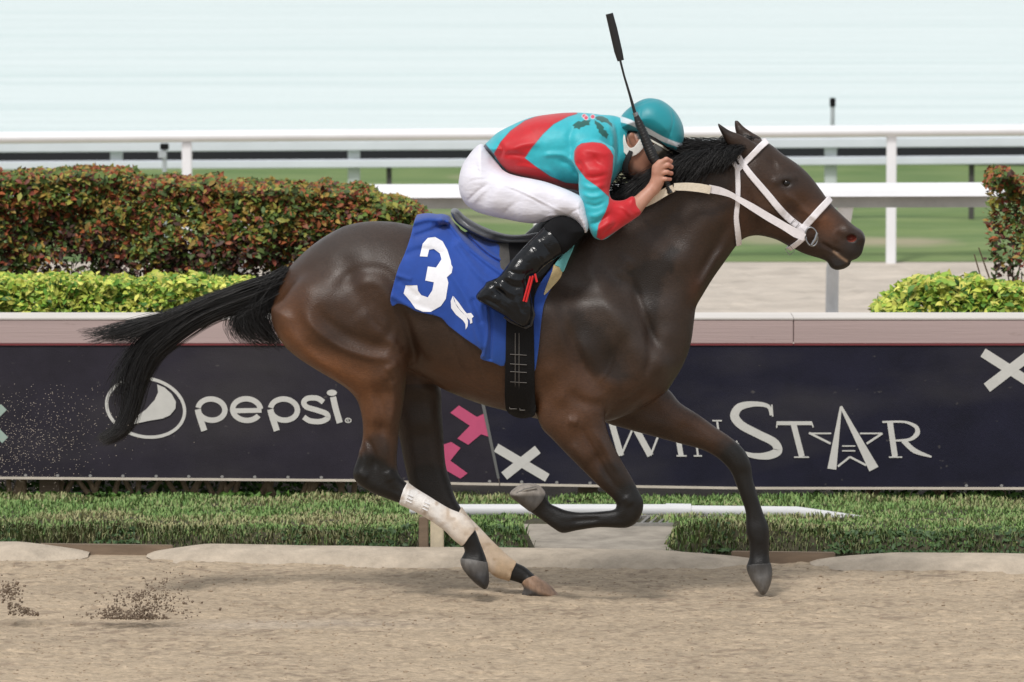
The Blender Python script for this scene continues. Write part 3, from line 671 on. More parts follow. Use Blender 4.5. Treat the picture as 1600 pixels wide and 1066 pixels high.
joined([(Z6([(1045,338),(1062,455)]), 9, False), (Z6([(1020,340),(1095,340),(1132,356),(1136,378),(1112,398),(1060,402)]), [3,3.4,6,8,5,2.6], True), (Z6([(1090,402),(1128,436),(1184,456)]), [8,8,2.5], True), (Z6([(1042,457),(1086,457)]), 2.2, False)], banr)
m_grom = material('grommet', (.30,.29,.28), .5)
for i, x in enumerate([40,90,141,192,244,295,347,398,450,502]+[765,815,870,922,1510,1565]):
    par = banl if x < 700 else banr
    yb = np.interp(x, [0, 560, 720, 1150, 1600], [747, 751, 756, 763, 763.5]) - 3.5
    ink(arc(x, yb-1, 2.6, 2.2, 0, 330, 12), 'grommet', par, m_grom, lift=.001)

# ------------------------------------------------------------------ rails on the inner courses
m_rail = material('white_rail_plastic', (.80,.80,.82), .38, var=.04, vscale=3, bump=.03)
m_rail2 = material('bluish_white_rail', (.70,.73,.80), .45, var=.05, vscale=3)
m_alu = material('satin_aluminium', (.55,.58,.62), .4, metallic=.5, var=.1, vscale=8)
def railprofile(mb, A, Bp, prof):
    b = len(mb.v)
    for P_ in (A, Bp):
        for (dy, dz) in prof: mb.v.append((P_[0], P_[1]+dy, P_[2]+dz))
    n = len(prof)
    for j in range(n): mb.f.append((b+j, b+(j+1) % n, b+n+(j+1) % n, b+n+j))
    mb.f.append(tuple(b+j for j in range(n))[::-1]); mb.f.append(tuple(b+n+j for j in range(n))); return mb
# near rail: rounded cap with a hanging inner lip, goose-neck posts
YR1 = 10.0; r1 = empty('white_rail', (4, YR1, 0), 'nearest white running rail with a goose-neck post, ending behind the bush at the right', 'railing')
A = W1(-400, 291, YR1); Bp = W1(1572, 285, YR1); prof = [(math.cos(a)*.10-.0, math.sin(a)*.055) for a in np.radians(np.linspace(170, 10, 9))]
prof = [(-.105,-.022)] + [(x-.0, z-.022+.0) for x, z in prof] + [(.105,-.022)]
zt1 = A[2]-.035; rp_ = [(-.10,-.035),(-.085,.0),(-.05,.028),(0,.036),(.05,.028),(.085,.0),(.10,-.035),(.09,-.035),(0,-.02),(-.09,-.035)]
railprofile(MB(), (A[0], YR1, A[2]-.036), (Bp[0], YR1, Bp[2]-.036), rp_).build('rail_cap', m_rail, r1)
m_under = material('rail_underside_shade', (.40,.39,.36), .6, var=.15, vscale=5)  # underside shading of the white rail, painted as grey
MB().hexa([(A[0], YR1-.05, A[2]-.135), (Bp[0], YR1-.05, Bp[2]-.135), (Bp[0], YR1+.05, Bp[2]-.135), (A[0], YR1+.05, A[2]-.135), (A[0], YR1-.05, A[2]-.066), (Bp[0], YR1-.05, Bp[2]-.066), (Bp[0], YR1+.05, Bp[2]-.066), (A[0], YR1+.05, A[2]-.066)]).build('rail_underside', m_under, r1)
for px_ in (370, 835, 1300):
    q = lambda x, y, Y_=YR1: W1(px_-1300+x, y, Y_)
    gq = [q(1322,310), q(1322,318), q(1318,345,YR1+.12), q(1308,385,YR1+.30), q(1301,420,YR1+.40), q(1300,470,YR1+.42), q(1300,505,YR1+.42)]
    base = q(1300, 520, YR1+.42); base[2] = -.05
    MB().tube(gq[:1]+[gq[1]]+gq[2:4], [.044,.044,.042,.040], 14).build('post_neck', m_rail, r1, True)
    MB().tube([gq[3], gq[4], gq[5], gq[6], base], .036, 14).build('post_shaft', m_alu, r1, True)
# middle rail
YR2 = 18.6; r2 = empty('white_rail', (4, YR2, 0), 'tall white rail standing where the sand of the inner course meets the turf', 'railing')
A = W1(-300, 208.5, YR2); Bp = W1(1900, 192, YR2+.0)
th = .088; railprofile(MB(), (A[0], YR2, A[2]-.04), (Bp[0], YR2, Bp[2]-.04), [(math.cos(a)*.075, math.sin(a)*.042) for a in np.radians(np.arange(0, 360, 24))]).build('rail_tube', m_rail, r2, True)
for px_, yt_ in ((292,222),(842,214),(1393,206)):
    t_ = W1(px_, yt_, YR2); MB().box(t_[0]-.034, t_[0]+.034, YR2-.03, YR2+.03, -.02, t_[2]-.002).build('post', m_rail, r2, bevel=.006)
# low double rail beyond
YR3 = 22.8; r3 = empty('double_rail', (0, YR3, 0), 'low bluish white double-board rail standing on the infield turf', 'railing')
for y0, y1 in ((220.5,236.5),(249.5,263.5)):
    A0, A1 = W1(-400, y0+5, YR3), W1(-400, y1+4, YR3); B0, B1 = W1(1900, y0-8, YR3), W1(1900, y1-9, YR3)
    MB().hexa([(A1[0],YR3-.03,A1[2]),(B1[0],YR3-.03,B1[2]),(B1[0],YR3+.03,B1[2]),(A1[0],YR3+.03,A1[2]),(A0[0],YR3-.03,A0[2]),(B0[0],YR3-.03,B0[2]),(B0[0],YR3+.03,B0[2]),(A0[0],YR3+.03,A0[2])]).build('rail_board', m_rail2, r3, bevel=.006)
m_post3 = material('pale_grey_post', (.58,.62,.62), .5, var=.1, vscale=10)
for px_, yt_ in ((-186,236),(182,235),(553,234),(920,230),(1298,214)):
    t_ = W1(px_, yt_, YR3+.075); wd_ = 19/9600*(YR3+24)/2
    MB().box(t_[0]-wd_, t_[0]+wd_, YR3+.035, YR3+.115, -.02, t_[2]).build('post', m_post3, r3, bevel=.005)
for px_ in (608, 1163+355):
    t_ = W1(px_, 266, YR3+.06); MB().box(t_[0]-.02, t_[0]+.02, YR3+.035, YR3+.075, -.02, t_[2]+.05).build('leg', m_padgrey, r3)
# signal pole and small camera box
pole = empty('signal_pole', (W1(1301,200,24)[0], 24, 0), 'thin dark pole with a small head rising above the rails at the right', 'pole')
t0, t1 = W1(1301,160,24), W1(1301,300,24); MB().tube([(t0[0],24,-.02), (t0[0],24,t0[2])], .017, 8).build('shaft', m_alu, pole, True); MB().box(t0[0]-.022, t0[0]+.022, 23.978, 24.022, t0[2]-.035, t0[2]+.035).build('head', m_dull, pole, bevel=.004)
cb_ = empty('track_sensor', (W1(257,240,20.5)[0], 20.5, 0), 'small grey sensor box on a pole among the rails above the hedge', 'sensor')
t0 = W1(257,231,20.5); MB().tube([(t0[0],20.5,-.02),(t0[0],20.5,t0[2])], .016, 8).build('pole', m_alu, cb_, True); MB().box(t0[0]-.03,t0[0]+.03,20.46,20.54,t0[2]-.012,t0[2]+.03).build('box', m_dull, cb_, bevel=.004); MB().box(t0[0]-.045,t0[0]+.015,20.47,20.53,t0[2]-.075,t0[2]-.02).build('bracket', m_alu, cb_, bevel=.004)

# ------------------------------------------------------------------ hedges and shrubs
m_bark = material('shrub_bark', (.14,.095,.06), .85, var=.35, vscale=40, bump=.4, bscale=80)
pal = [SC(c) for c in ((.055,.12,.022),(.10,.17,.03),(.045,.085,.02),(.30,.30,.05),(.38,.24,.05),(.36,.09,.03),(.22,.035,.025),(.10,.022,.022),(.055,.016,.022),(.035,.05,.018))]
def hedge(name, x0, x1, y0, y1, ztop, N, label, cat, weights, palette, size, parent_stems=True, seed=1, bottom=.25, rough=.06, endround=True, zlow=.12, group=None, elong=1.8, inner=.25, stemn=26):
    o = empty(name, ((x0+x1)/2, (y0+y1)/2, 0), label, cat, group); r = np.random.default_rng(seed)
    X = r.uniform(x0, x1, N); t = r.uniform(0, 1, N); Y = np.empty(N); Z = np.empty(N)
    top = ztop(X) + rough*vnoise(X, X*0, seed+90, .22, 1) + rough*.7*vnoise(X, X*0+3, seed+91, .07, 1)
    u = r.uniform(0, 1, N); m1 = u < .50; m2 = (u >= .50) & (u < .50+.28); m3 = ~(m1 | m2)
    dp = np.abs(r.normal(0, .05, N))
    Y[m1] = y0 + dp[m1]; Z[m1] = zlow + (top[m1]-zlow)*r.uniform(0, 1, m1.sum())**.8       # front
    Y[m2] = r.uniform(y0, y1, m2.sum()); Z[m2] = top[m2] - dp[m2]                             # top
    Y[m3] = r.uniform(y0+.05, y1, m3.sum()); Z[m3] = zlow + (top[m3]-zlow)*r.uniform(0, 1, m3.sum())
    lump = .08*vnoise(X, Z, seed+92, .25, .22) + .05*vnoise(X, Z, seed+95, .1, .09); Y = Y + lump
    rnd = np.clip((Z - (top-.14))/.14, 0, 1); Y = Y + rnd**2*.10*m1
    hgt = (Z-zlow)/(top-zlow)
    keep = r.uniform(0, 1, N) < np.clip(bottom + hgt*1.5 + .5*vnoise(X, Z, seed+93, .14, .12), 0, 1)
    X, Y, Z, hgt = X[keep], Y[keep], Z[keep], hgt[keep]; n = len(X)
    pr = weights(hgt, vnoise(X, Z, seed+94, .18, .15)); cum = np.cumsum(pr/pr.sum(1, keepdims=True), 1); ci = (r.uniform(0, 1, (n, 1)) > cum).sum(1); ci = np.minimum(ci, len(palette)-1)
    c = np.array(palette)[ci]*r.uniform(.7, 1.3, (n, 1))
    Nn = r.normal(size=(n, 3))*.7 + np.column_stack([np.zeros(n), -np.ones(n)*.6, .5+hgt*.6])
    leafmesh(np.column_stack([X, Y, Z]), Nn, r.uniform(size[0], size[1], n), c, 'foliage', m_leaf, o, elong=elong, seed=seed)['kind'] = 'stuff'
    mb = MB()
    for i in range(stemn):
        x = r.uniform(x0+.06, x1-.03); y = r.uniform(y0+.05, y1-.05); zt_ = float(ztop(np.array([x]))[0])*r.uniform(.6, .95)
        p = Vector((x, y, -.03)); pts = [tuple(p)]; dx = r.normal(0, .05)
        for k in range(1, 5): pts.append((x + dx*k/4*2 + r.normal(0, .02), y + r.normal(0, .02), zt_*k/4))
        MB().tube(pts, [.014,.011,.009,.006,.003], 6).build('stem', m_bark, o, True)
        for q in range(2):
            b_ = Vector(pts[r.integers(0, 3)]); e = b_ + Vector((r.normal(0, .08), r.normal(0, .06), r.uniform(.08, .22))); mb.tube([tuple(b_), tuple((b_+e)/2 + Vector((0,0,.03))), tuple(e)], [.007,.005,.002], 5)
    tw = mb.build('twigs', m_bark, o, True); tw['kind'] = 'stuff'
    return o
xh = lambda p, Y_: W1(p, 300, Y_)[0]
YH = 6.0
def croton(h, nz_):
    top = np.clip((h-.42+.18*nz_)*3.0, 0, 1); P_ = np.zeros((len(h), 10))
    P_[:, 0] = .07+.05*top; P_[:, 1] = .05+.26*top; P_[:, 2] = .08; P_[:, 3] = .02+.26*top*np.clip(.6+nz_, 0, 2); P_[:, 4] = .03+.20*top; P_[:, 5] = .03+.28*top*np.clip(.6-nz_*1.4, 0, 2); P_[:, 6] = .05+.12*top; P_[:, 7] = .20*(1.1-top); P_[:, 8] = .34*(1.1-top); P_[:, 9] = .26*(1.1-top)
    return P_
xL, xR = xh(-260, YH), xh(692, YH)
def ht(x):
    pxx = 800 + (x*FPX/(CAM_D+YH)); yy = np.interp(pxx, [-400, 0, 300, 520, 580, 640, 680, 700], [284, 282, 282, 292, 306, 328, 352, 385]); return np.array([W1(a, b, YH+.1)[2] for a, b in zip(np.atleast_1d(pxx), np.atleast_1d(yy))])
pal = [c*.78 + SC((.085,.075,.025))*.22 for c in pal]
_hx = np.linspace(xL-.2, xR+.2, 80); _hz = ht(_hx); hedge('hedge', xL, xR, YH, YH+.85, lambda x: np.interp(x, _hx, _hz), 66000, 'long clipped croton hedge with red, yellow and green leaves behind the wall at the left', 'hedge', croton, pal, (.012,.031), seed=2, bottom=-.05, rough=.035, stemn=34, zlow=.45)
# loose bush at the right edge
YS = 5.2; x0, x1 = xh(1548, YS), xh(1760, YS)
_z = W1(1580, 283, YS)[2]
def bushw(h, nz_):
    P_ = croton(h, nz_); P_[:, 0] += .12; P_[:, 5] += .04; return P_
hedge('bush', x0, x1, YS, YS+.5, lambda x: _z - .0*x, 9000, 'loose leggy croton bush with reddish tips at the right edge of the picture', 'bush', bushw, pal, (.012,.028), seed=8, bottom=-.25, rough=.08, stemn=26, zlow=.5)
pal2 = [SC(c) for c in ((.10,.24,.03),(.24,.38,.05),(.45,.50,.08),(.60,.58,.13),(.05,.13,.025))]
def arb(h, nz_):
    P_ = np.zeros((len(h), 5)); P_[:, 0] = .22-.1*h; P_[:, 1] = .30; P_[:, 2] = .24+.1*h; P_[:, 3] = .16+.1*np.clip(nz_, 0, 1); P_[:, 4] = .14*(1.2-h); return P_
YA = 4.25; za = W1(200, 442, YA)[2]
_ax = np.array([xh(-300, YA), xh(150, YA), xh(380, YA), xh(430, YA)]); _az = np.array([W1(0, 440, YA)[2], W1(0, 441, YA)[2], W1(0, 437, YA)[2], W1(0, 452, YA)[2]])
hedge('low_hedge', xh(-260, YA), xh(560, YA), YA, YA+.55, lambda x: np.interp(x, _ax, _az), 26000, 'low yellow-green variegated hedge just behind the wall at the left', 'hedge', arb, pal2, (.013,.030), seed=21, bottom=.8, rough=.02, zlow=.45, stemn=20)
_ax2 = np.array([xh(1365, YA), xh(1400, YA), xh(1480, YA), xh(1560, YA), xh(1800, YA)]); _az2 = np.array([W1(0, 478, YA)[2], W1(0, 460, YA)[2], W1(0, 447, YA)[2], W1(0, 440, YA)[2], W1(0, 442, YA)[2]])
hedge('low_shrub', xh(1370, YA), xh(1780, YA), YA, YA+.5, lambda x: np.interp(x, _ax2, _az2), 10000, 'yellow-green variegated shrub behind the wall at the right below the croton bush', 'shrub', arb, pal2, (.016,.036), seed=33, bottom=.8, rough=.035, zlow=.5, stemn=8)
# stems and low greenery under the banner
m_stem = material('pale_brown_stem', (.36,.26,.165), .85, var=.3, vscale=40)
un = MB(); r = np.random.default_rng(44)
BASES = [(22,'brown shrub base under the leftmost end of the charcoal banner'),(88,'forked brown shrub base under the banner, second from the left edge'),(150,'shrub base under the banner just left of the round emblem'),(212,'shrub base under the banner below the round emblem'),
 (285,'shrub base under the banner below the right rim of the round emblem'),(345,'shrub base under the banner below the first white letter'),(408,'shrub base under the banner below the second white letter'),(470,'shrub base under the banner below the narrow curved letter'),
 (535,'shrub base under the banner right behind the near hind hock'),(1350,'shrub base under the navy banner below the star'),(1440,'shrub base under the navy banner below the last capital letter'),(1510,'shrub base under the navy banner, second from the right edge'),(1575,'shrub base under the navy banner at the right edge of the picture')]
for cx, lab in BASES:
    x = xh(cx, 3.85); y0 = 3.85 + r.uniform(0, .05); sh_ = empty('shrub_base', (x, y0, -.05), lab, 'shrub', 'shrub bases under the banners')
    for k in range(r.integers(3, 6) if cx < 900 else 2):
        a = r.uniform(-.9, .9); b_ = Vector((x + r.normal(0, .035), y0, -.06)); e_ = b_ + Vector((a*.24, .03, .36))
        MB().tube([tuple(b_), tuple((b_+e_)/2 + Vector((r.normal(0, .015), 0, 0))), tuple(e_)], [.013,.011,.009], 7).build('stem', m_stem, sh_, True)
    n = 420; X = x + r.normal(0, .13, n); Y = y0 + .04 + np.abs(r.normal(0, .08, n)); Z = r.uniform(-.06, .16, n); t = r.uniform(0, 1, (n, 1))
    m_ = r.uniform(0, 1, n) < .25; Y[m_] = y0 - .12; Z[m_] = r.uniform(-.06, .0, m_.sum())
    leafmesh(np.column_stack([X, Y, Z]), r.normal(size=(n, 3)) + [0,-.4,.5], r.uniform(.010, .026, n), SC((.04,.10,.02))*(1-t)+SC((.12,.24,.04))*t, 'leaves', m_leaf, sh_, seed=cx+400)['kind'] = 'stuff'
# undergrowth behind the hem (dark)
# ------------------------------------------------------------------ kicked-up sand
m_clod = material('damp_sand_clod', (.19,.14,.10), .95, var=.3, vscale=60)
def clods(name, N, gen, smin_, smax_, label, seed):
    r = np.random.default_rng(seed); V_ = []; F_ = []; ico = bmesh.new(); bmesh.ops.create_icosphere(ico, subdivisions=1, radius=1); bv = np.array([v.co[:] for v in ico.verts]); bf = np.array([[v.index for v in f.verts] for f in ico.faces]); ico.free()
    for i in range(N):
        p = gen(r); s = r.uniform(smin_, smax_)*(1 if r.random() < .9 else 1.6); v = bv*(1+r.uniform(-.35, .35, (12, 1)))*s*r.uniform(.6, 1.2, 3); V_.append(v+p); F_.append(bf+12*i)
    o = mesh_np(name, np.vstack(V_), np.vstack(F_), m_clod, None, False); stuff(o); return tag(o, label, 'sand clods')
def g1(r):
    t = r.uniform(0, 1)**.8; x = 160 + 105*t + r.normal(0, 16); top = np.interp(x, [150, 200, 240, 262, 290], [958, 935, 915, 900, 895]); y = 967 - (967-top)*r.uniform(0, 1)**1.7
    if vnoise(np.array([x]), np.array([y]), 88, 13, 9)[0] < r.uniform(-.5, .25): x += r.normal(0, 25); y += -abs(r.normal(0, 8)); y = min(y, 968)
    return W1(x, y, G1(200, 968)[1] + r.normal(0, .05))
def g2(r):
    if r.random() < .5: x, y = 14 + r.normal(0, 9)*1.2, 925 + r.normal(0, 8)
    else: x = r.uniform(12, 60); y = 962 - r.uniform(0, 1)*np.interp(x, [12, 30, 60], [22, 18, 4])
    return W1(x, y, G1(200, 968)[1] + r.normal(0, .05))
clods('kicked_up_sand', 1300, g1, .0012, .0046, 'spray of damp sand clods thrown up from the track at the left', 51)
clods('kicked_up_sand', 420, g2, .0012, .0050, 'small burst of damp sand clods at the far left edge of the track', 52)
m_speck = material('flying_sand_grain', (.50,.44,.37), .9)
r = np.random.default_rng(53); V_ = []; F_ = []
N = 900
for i in range(N):
    x = np.abs(r.normal(0, 85)); y = 690 + r.normal(0, 45) - x*.22 + 8
    if y < 600 or y > 800: y = r.uniform(650, 780)
    p = W1(x, y, .2 + r.normal(0, .25)); s = r.uniform(.0006, .0017); 
    v = np.array([[1,0,0],[-1,0,0],[0,1,0],[0,-1,0],[0,0,1],[0,0,-1]])*s*np.array([1.6,1,1]); V_.append(v+p); F_.append(np.array([[0,2,4],[2,1,4],[1,3,4],[3,0,4],[2,0,5],[1,2,5],[3,1,5],[0,3,5]])+6*i)
o = mesh_np('flying_sand', np.vstack(V_), np.vstack(F_), m_speck, None, False); stuff(o); tag(o, 'fine pale sand grains flying in front of the banner at the left', 'sand grains')
# small dry clods and footprints scattered on the track
r = np.random.default_rng(54)
m_clod2 = material('dry_sand_clod', (.33,.25,.175), .95, var=.3, vscale=60)
ico = bmesh.new(); bmesh.ops.create_icosphere(ico, subdivisions=1, radius=1); bv = np.array([v.co[:] for v in ico.verts]); bf = np.array([[v.index for v in f.verts] for f in ico.faces]); ico.free()
V_ = []; F_ = []; N = 5000
for i in range(N):
    x = r.uniform(-2.4, 2.4); y = r.uniform(-2.9, 1.35); s = r.uniform(.0012, .0045)*(1 if r.random() < .97 else 1.8); v = bv*(1+r.uniform(-.3, .3, (12, 1)))*s*np.array([1.3,1,.6]); V_.append(v+[x, y, tz(np.array([x]), np.array([y]))[0]+s*.2]); F_.append(bf+12*i)
o = mesh_np('sand_clods', np.vstack(V_), np.vstack(F_), m_clod2, None, False); stuff(o); tag(o, 'small crumbs of sand scattered over the track surface', 'sand clods')
# ------------------------------------------------------------------ the horse
horse = empty('horse', (0, 0, 0), 'dark bay racehorse at full gallop on the sand track, black mane and tail streaming', 'horse')
torso = [(1150,226),(1175,217),(1191,219),(1206,227),(1222,240),(1248,258),(1265,274),(1282,296),(1298,318),(1318,338),(1335,353),(1347,361),(1352,372),(1350,384),(1346,397),(1339,404),(1330,408),
 (1328,414),(1319,420),(1307,422),(1298,418),(1292,409),(1281,404),(1267,400),(1253,395),(1231,384),(1214,375),(1197,370),(1183,368),(1169,370),(1158,376),(1148,387),(1131,411),(1114,435),(1098,461),(1088,479),(1085,497),
 (1081,528),(1076,549),(1066,573),(1052,596),(1041,612),(1027,623),(1005,635),(979,648),(954,657),(920,662),(880,662),(835,653),(788,641),(754,632),(721,620),(687,605),(657,585),(630,572),(580,560),(520,545),
 (470,540),(440,520),(427,500),(423,478),(430,456),(446,426),(471,398),(501,374),(535,355),(562,348),(592,346),(620,348),(650,354),(700,366),(750,378),(800,382),(850,376),(890,364),(915,342),(950,315),(990,288),(1030,262),(1075,240),(1110,229)]
# px, py, Y centre, half thickness, rounding
tctl = [(455,480,0,.13,.16),(520,440,0,.23,.24),(600,440,0,.275,.27),(690,470,0,.27,.27),(770,500,0,.295,.29),(850,500,0,.285,.29),(930,500,0,.235,.27),(1000,560,0,.19,.16),(1050,520,0,.14,.15),(960,400,0,.12,.2),(900,410,0,.16,.24),
 (1010,420,0,.125,.2),(1070,340,0,.09,.19),(1120,290,0,.085,.17),(1165,290,0,.095,.14),(1215,300,0,.092,.12),(1255,340,0,.062,.09),(1295,365,0,.052,.06),(1325,380,0,.052,.045),(1310,410,0,.035,.02)]
H = Grid((-.97, -.36, -.02), (1.42, .34, 1.93), .005)
H.inflate(torso, tctl, 0, smooth=4)
near_hind = [(440,468),(424,482),(428,512),(444,540),(467,560),(494,577),(521,593),(543,608),(557,624),(564,644),(567,665),(566,688),(559,715),(552,738),(556,752),(574,766),(596,776),(631,789),(661,804),(694,826),(710,842),(722,852),(726,862),(720,875),(724,889),(739,907),(757,920),(763,912),(763,895),(760,874),(751,850),(741,825),(727,808),(700,796),(670,778),(643,761),(625,744),(620,724),(622,690),(625,660),(631,625),(635,590),(638,556),(634,528),(624,500),(604,468),(570,440),(520,425),(470,435)]
H.inflate(near_hind, [(500,500,-.16,.11,.12),(580,500,-.155,.115,.12),(450,500,-.13,.10,.10),(530,560,-.16,.10,.08),(600,570,-.165,.095,.085),(598,630,-.155,.065,.075),(594,690,-.145,.047,.055),(585,745,-.14,.042,.045),(640,778,-.135,.033,.035),(690,808,-.13,.031,.031),(725,835,-.13,.034,.035),(737,860,-.13,.028,.028),(745,885,-.13,.045,.04),(752,910,-.13,.05,.03)], .035)
far_hind = [(687,600),(690,640),(693,685),(696,724),(704,754),(713,781),(729,806),(748,826),(771,850),(800,876),(820,886),(838,901),(859,915),(871,929),(873,936),(823,936),(816,930),(819,919),(814,912),(792,905),(776,900),(764,890),(745,868),(722,846),(700,824),(676,803),(655,784),(642,766),(636,742),(630,715),(623,680),(610,640),(595,590),(600,530),(650,520)]
H.inflate(far_hind, [(640,540,.13,.11,.10),(650,590,.14,.09,.085),(655,640,.14,.065,.07),(662,700,.14,.047,.06),(675,755,.14,.042,.045),(710,800,.13,.033,.035),(750,850,.13,.031,.031),(780,880,.13,.036,.035),(808,899,.13,.028,.028),(840,918,.13,.047,.04),(855,932,.13,.05,.04)], .035)
near_fore = [(845,600),(838,640),(846,668),(862,685),(886,710),(912,736),(937,761),(956,778),(963,788),(960,796),(941,799),(908,801),(886,798),(870,792),(859,786),(853,772),(843,760),(830,756),(812,759),(797,771),(804,780),(824,796),(846,812),(864,825),(879,833),(901,829),(937,824),(977,825),(993,818),(1003,802),(1005,783),(997,766),(985,743),(974,725),(960,699),(950,676),(945,650),(950,610),(900,560)]
H.inflate(near_fore, [(890,600,-.16,.08,.10),(890,650,-.165,.07,.08),(915,690,-.165,.058,.065),(945,730,-.16,.045,.05),(980,785,-.155,.04,.04),(950,812,-.155,.028,.026),(905,815,-.155,.026,.026),(878,818,-.155,.032,.034),(856,800,-.155,.027,.027),(832,780,-.155,.045,.04),(808,768,-.155,.052,.03)], .035)
far_fore = [(1030,600),(1047,611),(1063,630),(1091,648),(1120,669),(1146,687),(1164,705),(1173,725),(1176,747),(1183,772),(1193,803),(1201,823),(1202,846),(1202,871),(1206,893),(1204,910),(1197,926),(1190,929),(1182,918),(1173,904),(1167,886),(1171,871),(1171,849),(1166,831),(1165,801),(1157,776),(1150,757),(1141,736),(1123,717),(1098,703),(1058,692),(1014,680),(978,670),(940,655),(930,610),(980,570)]
H.inflate(far_fore, [(980,620,.13,.08,.09),(1040,650,.14,.065,.07),(1090,675,.14,.05,.05),(1150,712,.14,.043,.042),(1162,755,.14,.032,.034),(1180,800,.14,.028,.03),(1186,835,.14,.034,.034),(1187,862,.14,.029,.03),(1187,885,.14,.042,.04),(1192,912,.14,.05,.03)], .035)
# ears
H.inflate([(1121,192),(1126,195),(1140,204),(1158,211),(1174,220),(1184,229),(1186,240),(1172,252),(1156,246),(1143,234),(1132,217),(1124,202)], [(1160,232,-.055,.028,.035),(1140,212,-.065,.02,.025),(1125,197,-.07,.012,.012)], .012)
H.inflate([(1148,189),(1153,189),(1162,198),(1175,207),(1190,217),(1190,232),(1170,236),(1156,222),(1149,204)], [(1172,222,.05,.028,.03),(1160,204,.06,.018,.02),(1151,192,.065,.01,.01)], .012)
# nostril wings, cheek, brow on the head
def hp(px, py, Y): return W1(px, py, Y)
for sgn in (-1, 1):
    H.capsule(hp(1322,362,sgn*.035), hp(1342,372,sgn*.03), .022, .018, .018)
    H.carve(hp(1331,373,sgn*.068), (.021, .040, .016), .005)
    H.capsule(hp(1212,284,sgn*.078), hp(1240,278,sgn*.062), .012, .008, .02)       # brow
    H.carve(hp(1229,287,sgn*.094), (.020, .018, .013), .008)                        # eye socket
RL = [  # muscle relief as seen from the near side
 # gluteal and thigh
 ([(472,470),(482,498),(505,522),(540,543),(585,557),(628,560)], 6, .009), ([(492,470),(512,500),(545,522),(592,537),(625,541)], 8, -.0065), ([(470,525),(510,555),(560,580),(610,590)], 11, -.004),
 ([(540,462),(556,446),(575,438),(596,444),(610,466),(618,495)], 8, .005), ([(522,462),(542,434),(572,420),(602,424),(622,452),(632,485)], 8, -.0065),
 ([(560,480),(585,505),(608,522)], 15, .008), ([(572,470),(584,498),(604,518)], 3.2, -.0028), ([(602,524),(618,537),(630,550)], 6, .004),
 ([(442,482),(452,518),(484,552),(530,590)], 9, .006), ([(500,420),(535,395),(590,385)], 14, .004), ([(470,440),(510,415),(560,400)], 10, -.004), ([(620,500),(616,530),(606,560)],5,.003),
 # gaskin, hock
 ([(600,585),(612,600),(614,640),(605,690)], 5, .008), ([(585,600),(596,640),(598,690)], 5, -.006), ([(570,680),(585,710),(585,740)], 3.5, -.006), ([(556,735),(575,750)], 6, .006), ([(605,735),(612,755)], 6, .005), ([(625,565),(600,580)],6,.006),([(620,590),(596,600)],5,-.005),
 # flank
 ([(618,470),(634,500),(646,540),(655,580)], 6, -.012), ([(648,500),(665,540),(690,580)], 12, .006),
 # ribs
 ([(700,500),(715,560),(740,600)], 3, -.0028), ([(722,500),(740,560),(762,605)], 3, -.0028),
 # shoulder blade and arm
 ([(870,440),(880,500),(905,560),(930,610)], 8, -.010), ([(905,400),(935,440),(965,490),(990,545),(1005,600)], 14, .014),
 ([(985,430),(1000,480),(1020,530),(1022,570)], 7, -.012), ([(1045,500),(1040,560),(1028,600)], 12, .010), ([(1010,500),(1014,560),(1004,600)], 5, -.006),
 ([(900,510),(925,560),(955,600),(985,610)], 12, .010), ([(880,610),(915,628),(950,632)], 8, -.007), ([(850,560),(870,600),(880,640)], 12, .008),
 ([(950,640),(985,625),(1010,605)], 5, -.008),
 # forearm
 ([(905,662),(925,700),(950,745),(970,770)], 4, -.007), ([(925,665),(945,700),(968,745)], 4, .007), ([(885,655),(905,660)], 6, .008), ([(890,690),(920,730)], 6, .005),
 ([(975,775),(988,790)], 6, .005), ([(940,812),(890,815)], 3, -.004),
 # neck
 ([(1150,330),(1120,390),(1085,450)], 8, -.007), ([(1120,320),(1080,390),(1040,430)], 16, .009), ([(1135,385),(1110,425),(1090,465)], 6, .006), ([(1000,380),(1050,340),(1100,290)], 12, -.006),
 ([(985,400),(965,440)],10,.006),
 # head
 ([(1182,330),(1196,350),(1196,366)], 7, .006), ([(1165,290),(1180,340),(1170,366)], 5, -.005), ([(1215,310),(1250,345),(1280,372)], 5, -.006), ([(1225,300),(1260,332),(1290,355)], 4, .006),
 ([(1205,262),(1215,255)], 8, -.004), ([(1285,382),(1300,392),(1318,400)], 2.2, -.012), ([(1270,385),(1290,398)], 5, .004), ([(1317,358),(1308,372),(1314,386)], 4, .003)]
RL = [(p_, w_*.85, a_*1.35) for p_, w_, a_ in RL] + [  # veins and tendons
 ([(1236,318),(1248,330),(1262,336),(1272,345)], 1.5, .0022), ([(1240,330),(1232,342),(1236,354)], 1.4, .002), ([(1200,345),(1215,352),(1228,366)], 1.5, .002),
 ([(700,588),(740,606),(775,622)], 1.6, .0026), ([(735,590),(760,606),(785,612)], 1.5, .002), ([(900,640),(905,665),(915,690),(932,720)], 1.6, .0025), ([(918,640),(926,662),(930,690)], 1.5, .0022),
 ([(575,610),(585,640),(583,670)], 1.6, .0025), ([(520,585),(548,606),(570,620)], 1.6, .002), ([(930,600),(950,580),(962,545)], 1.7, .0022),
 ([(602,690),(606,720),(612,745)], 1.8, .003), ([(560,700),(567,720),(566,738)], 1.8, .003), ([(905,806),(940,806)], 1.6, .002), ([(600,765),(628,778)], 1.8, .002)]
H.relief(RL, -1, -.2)
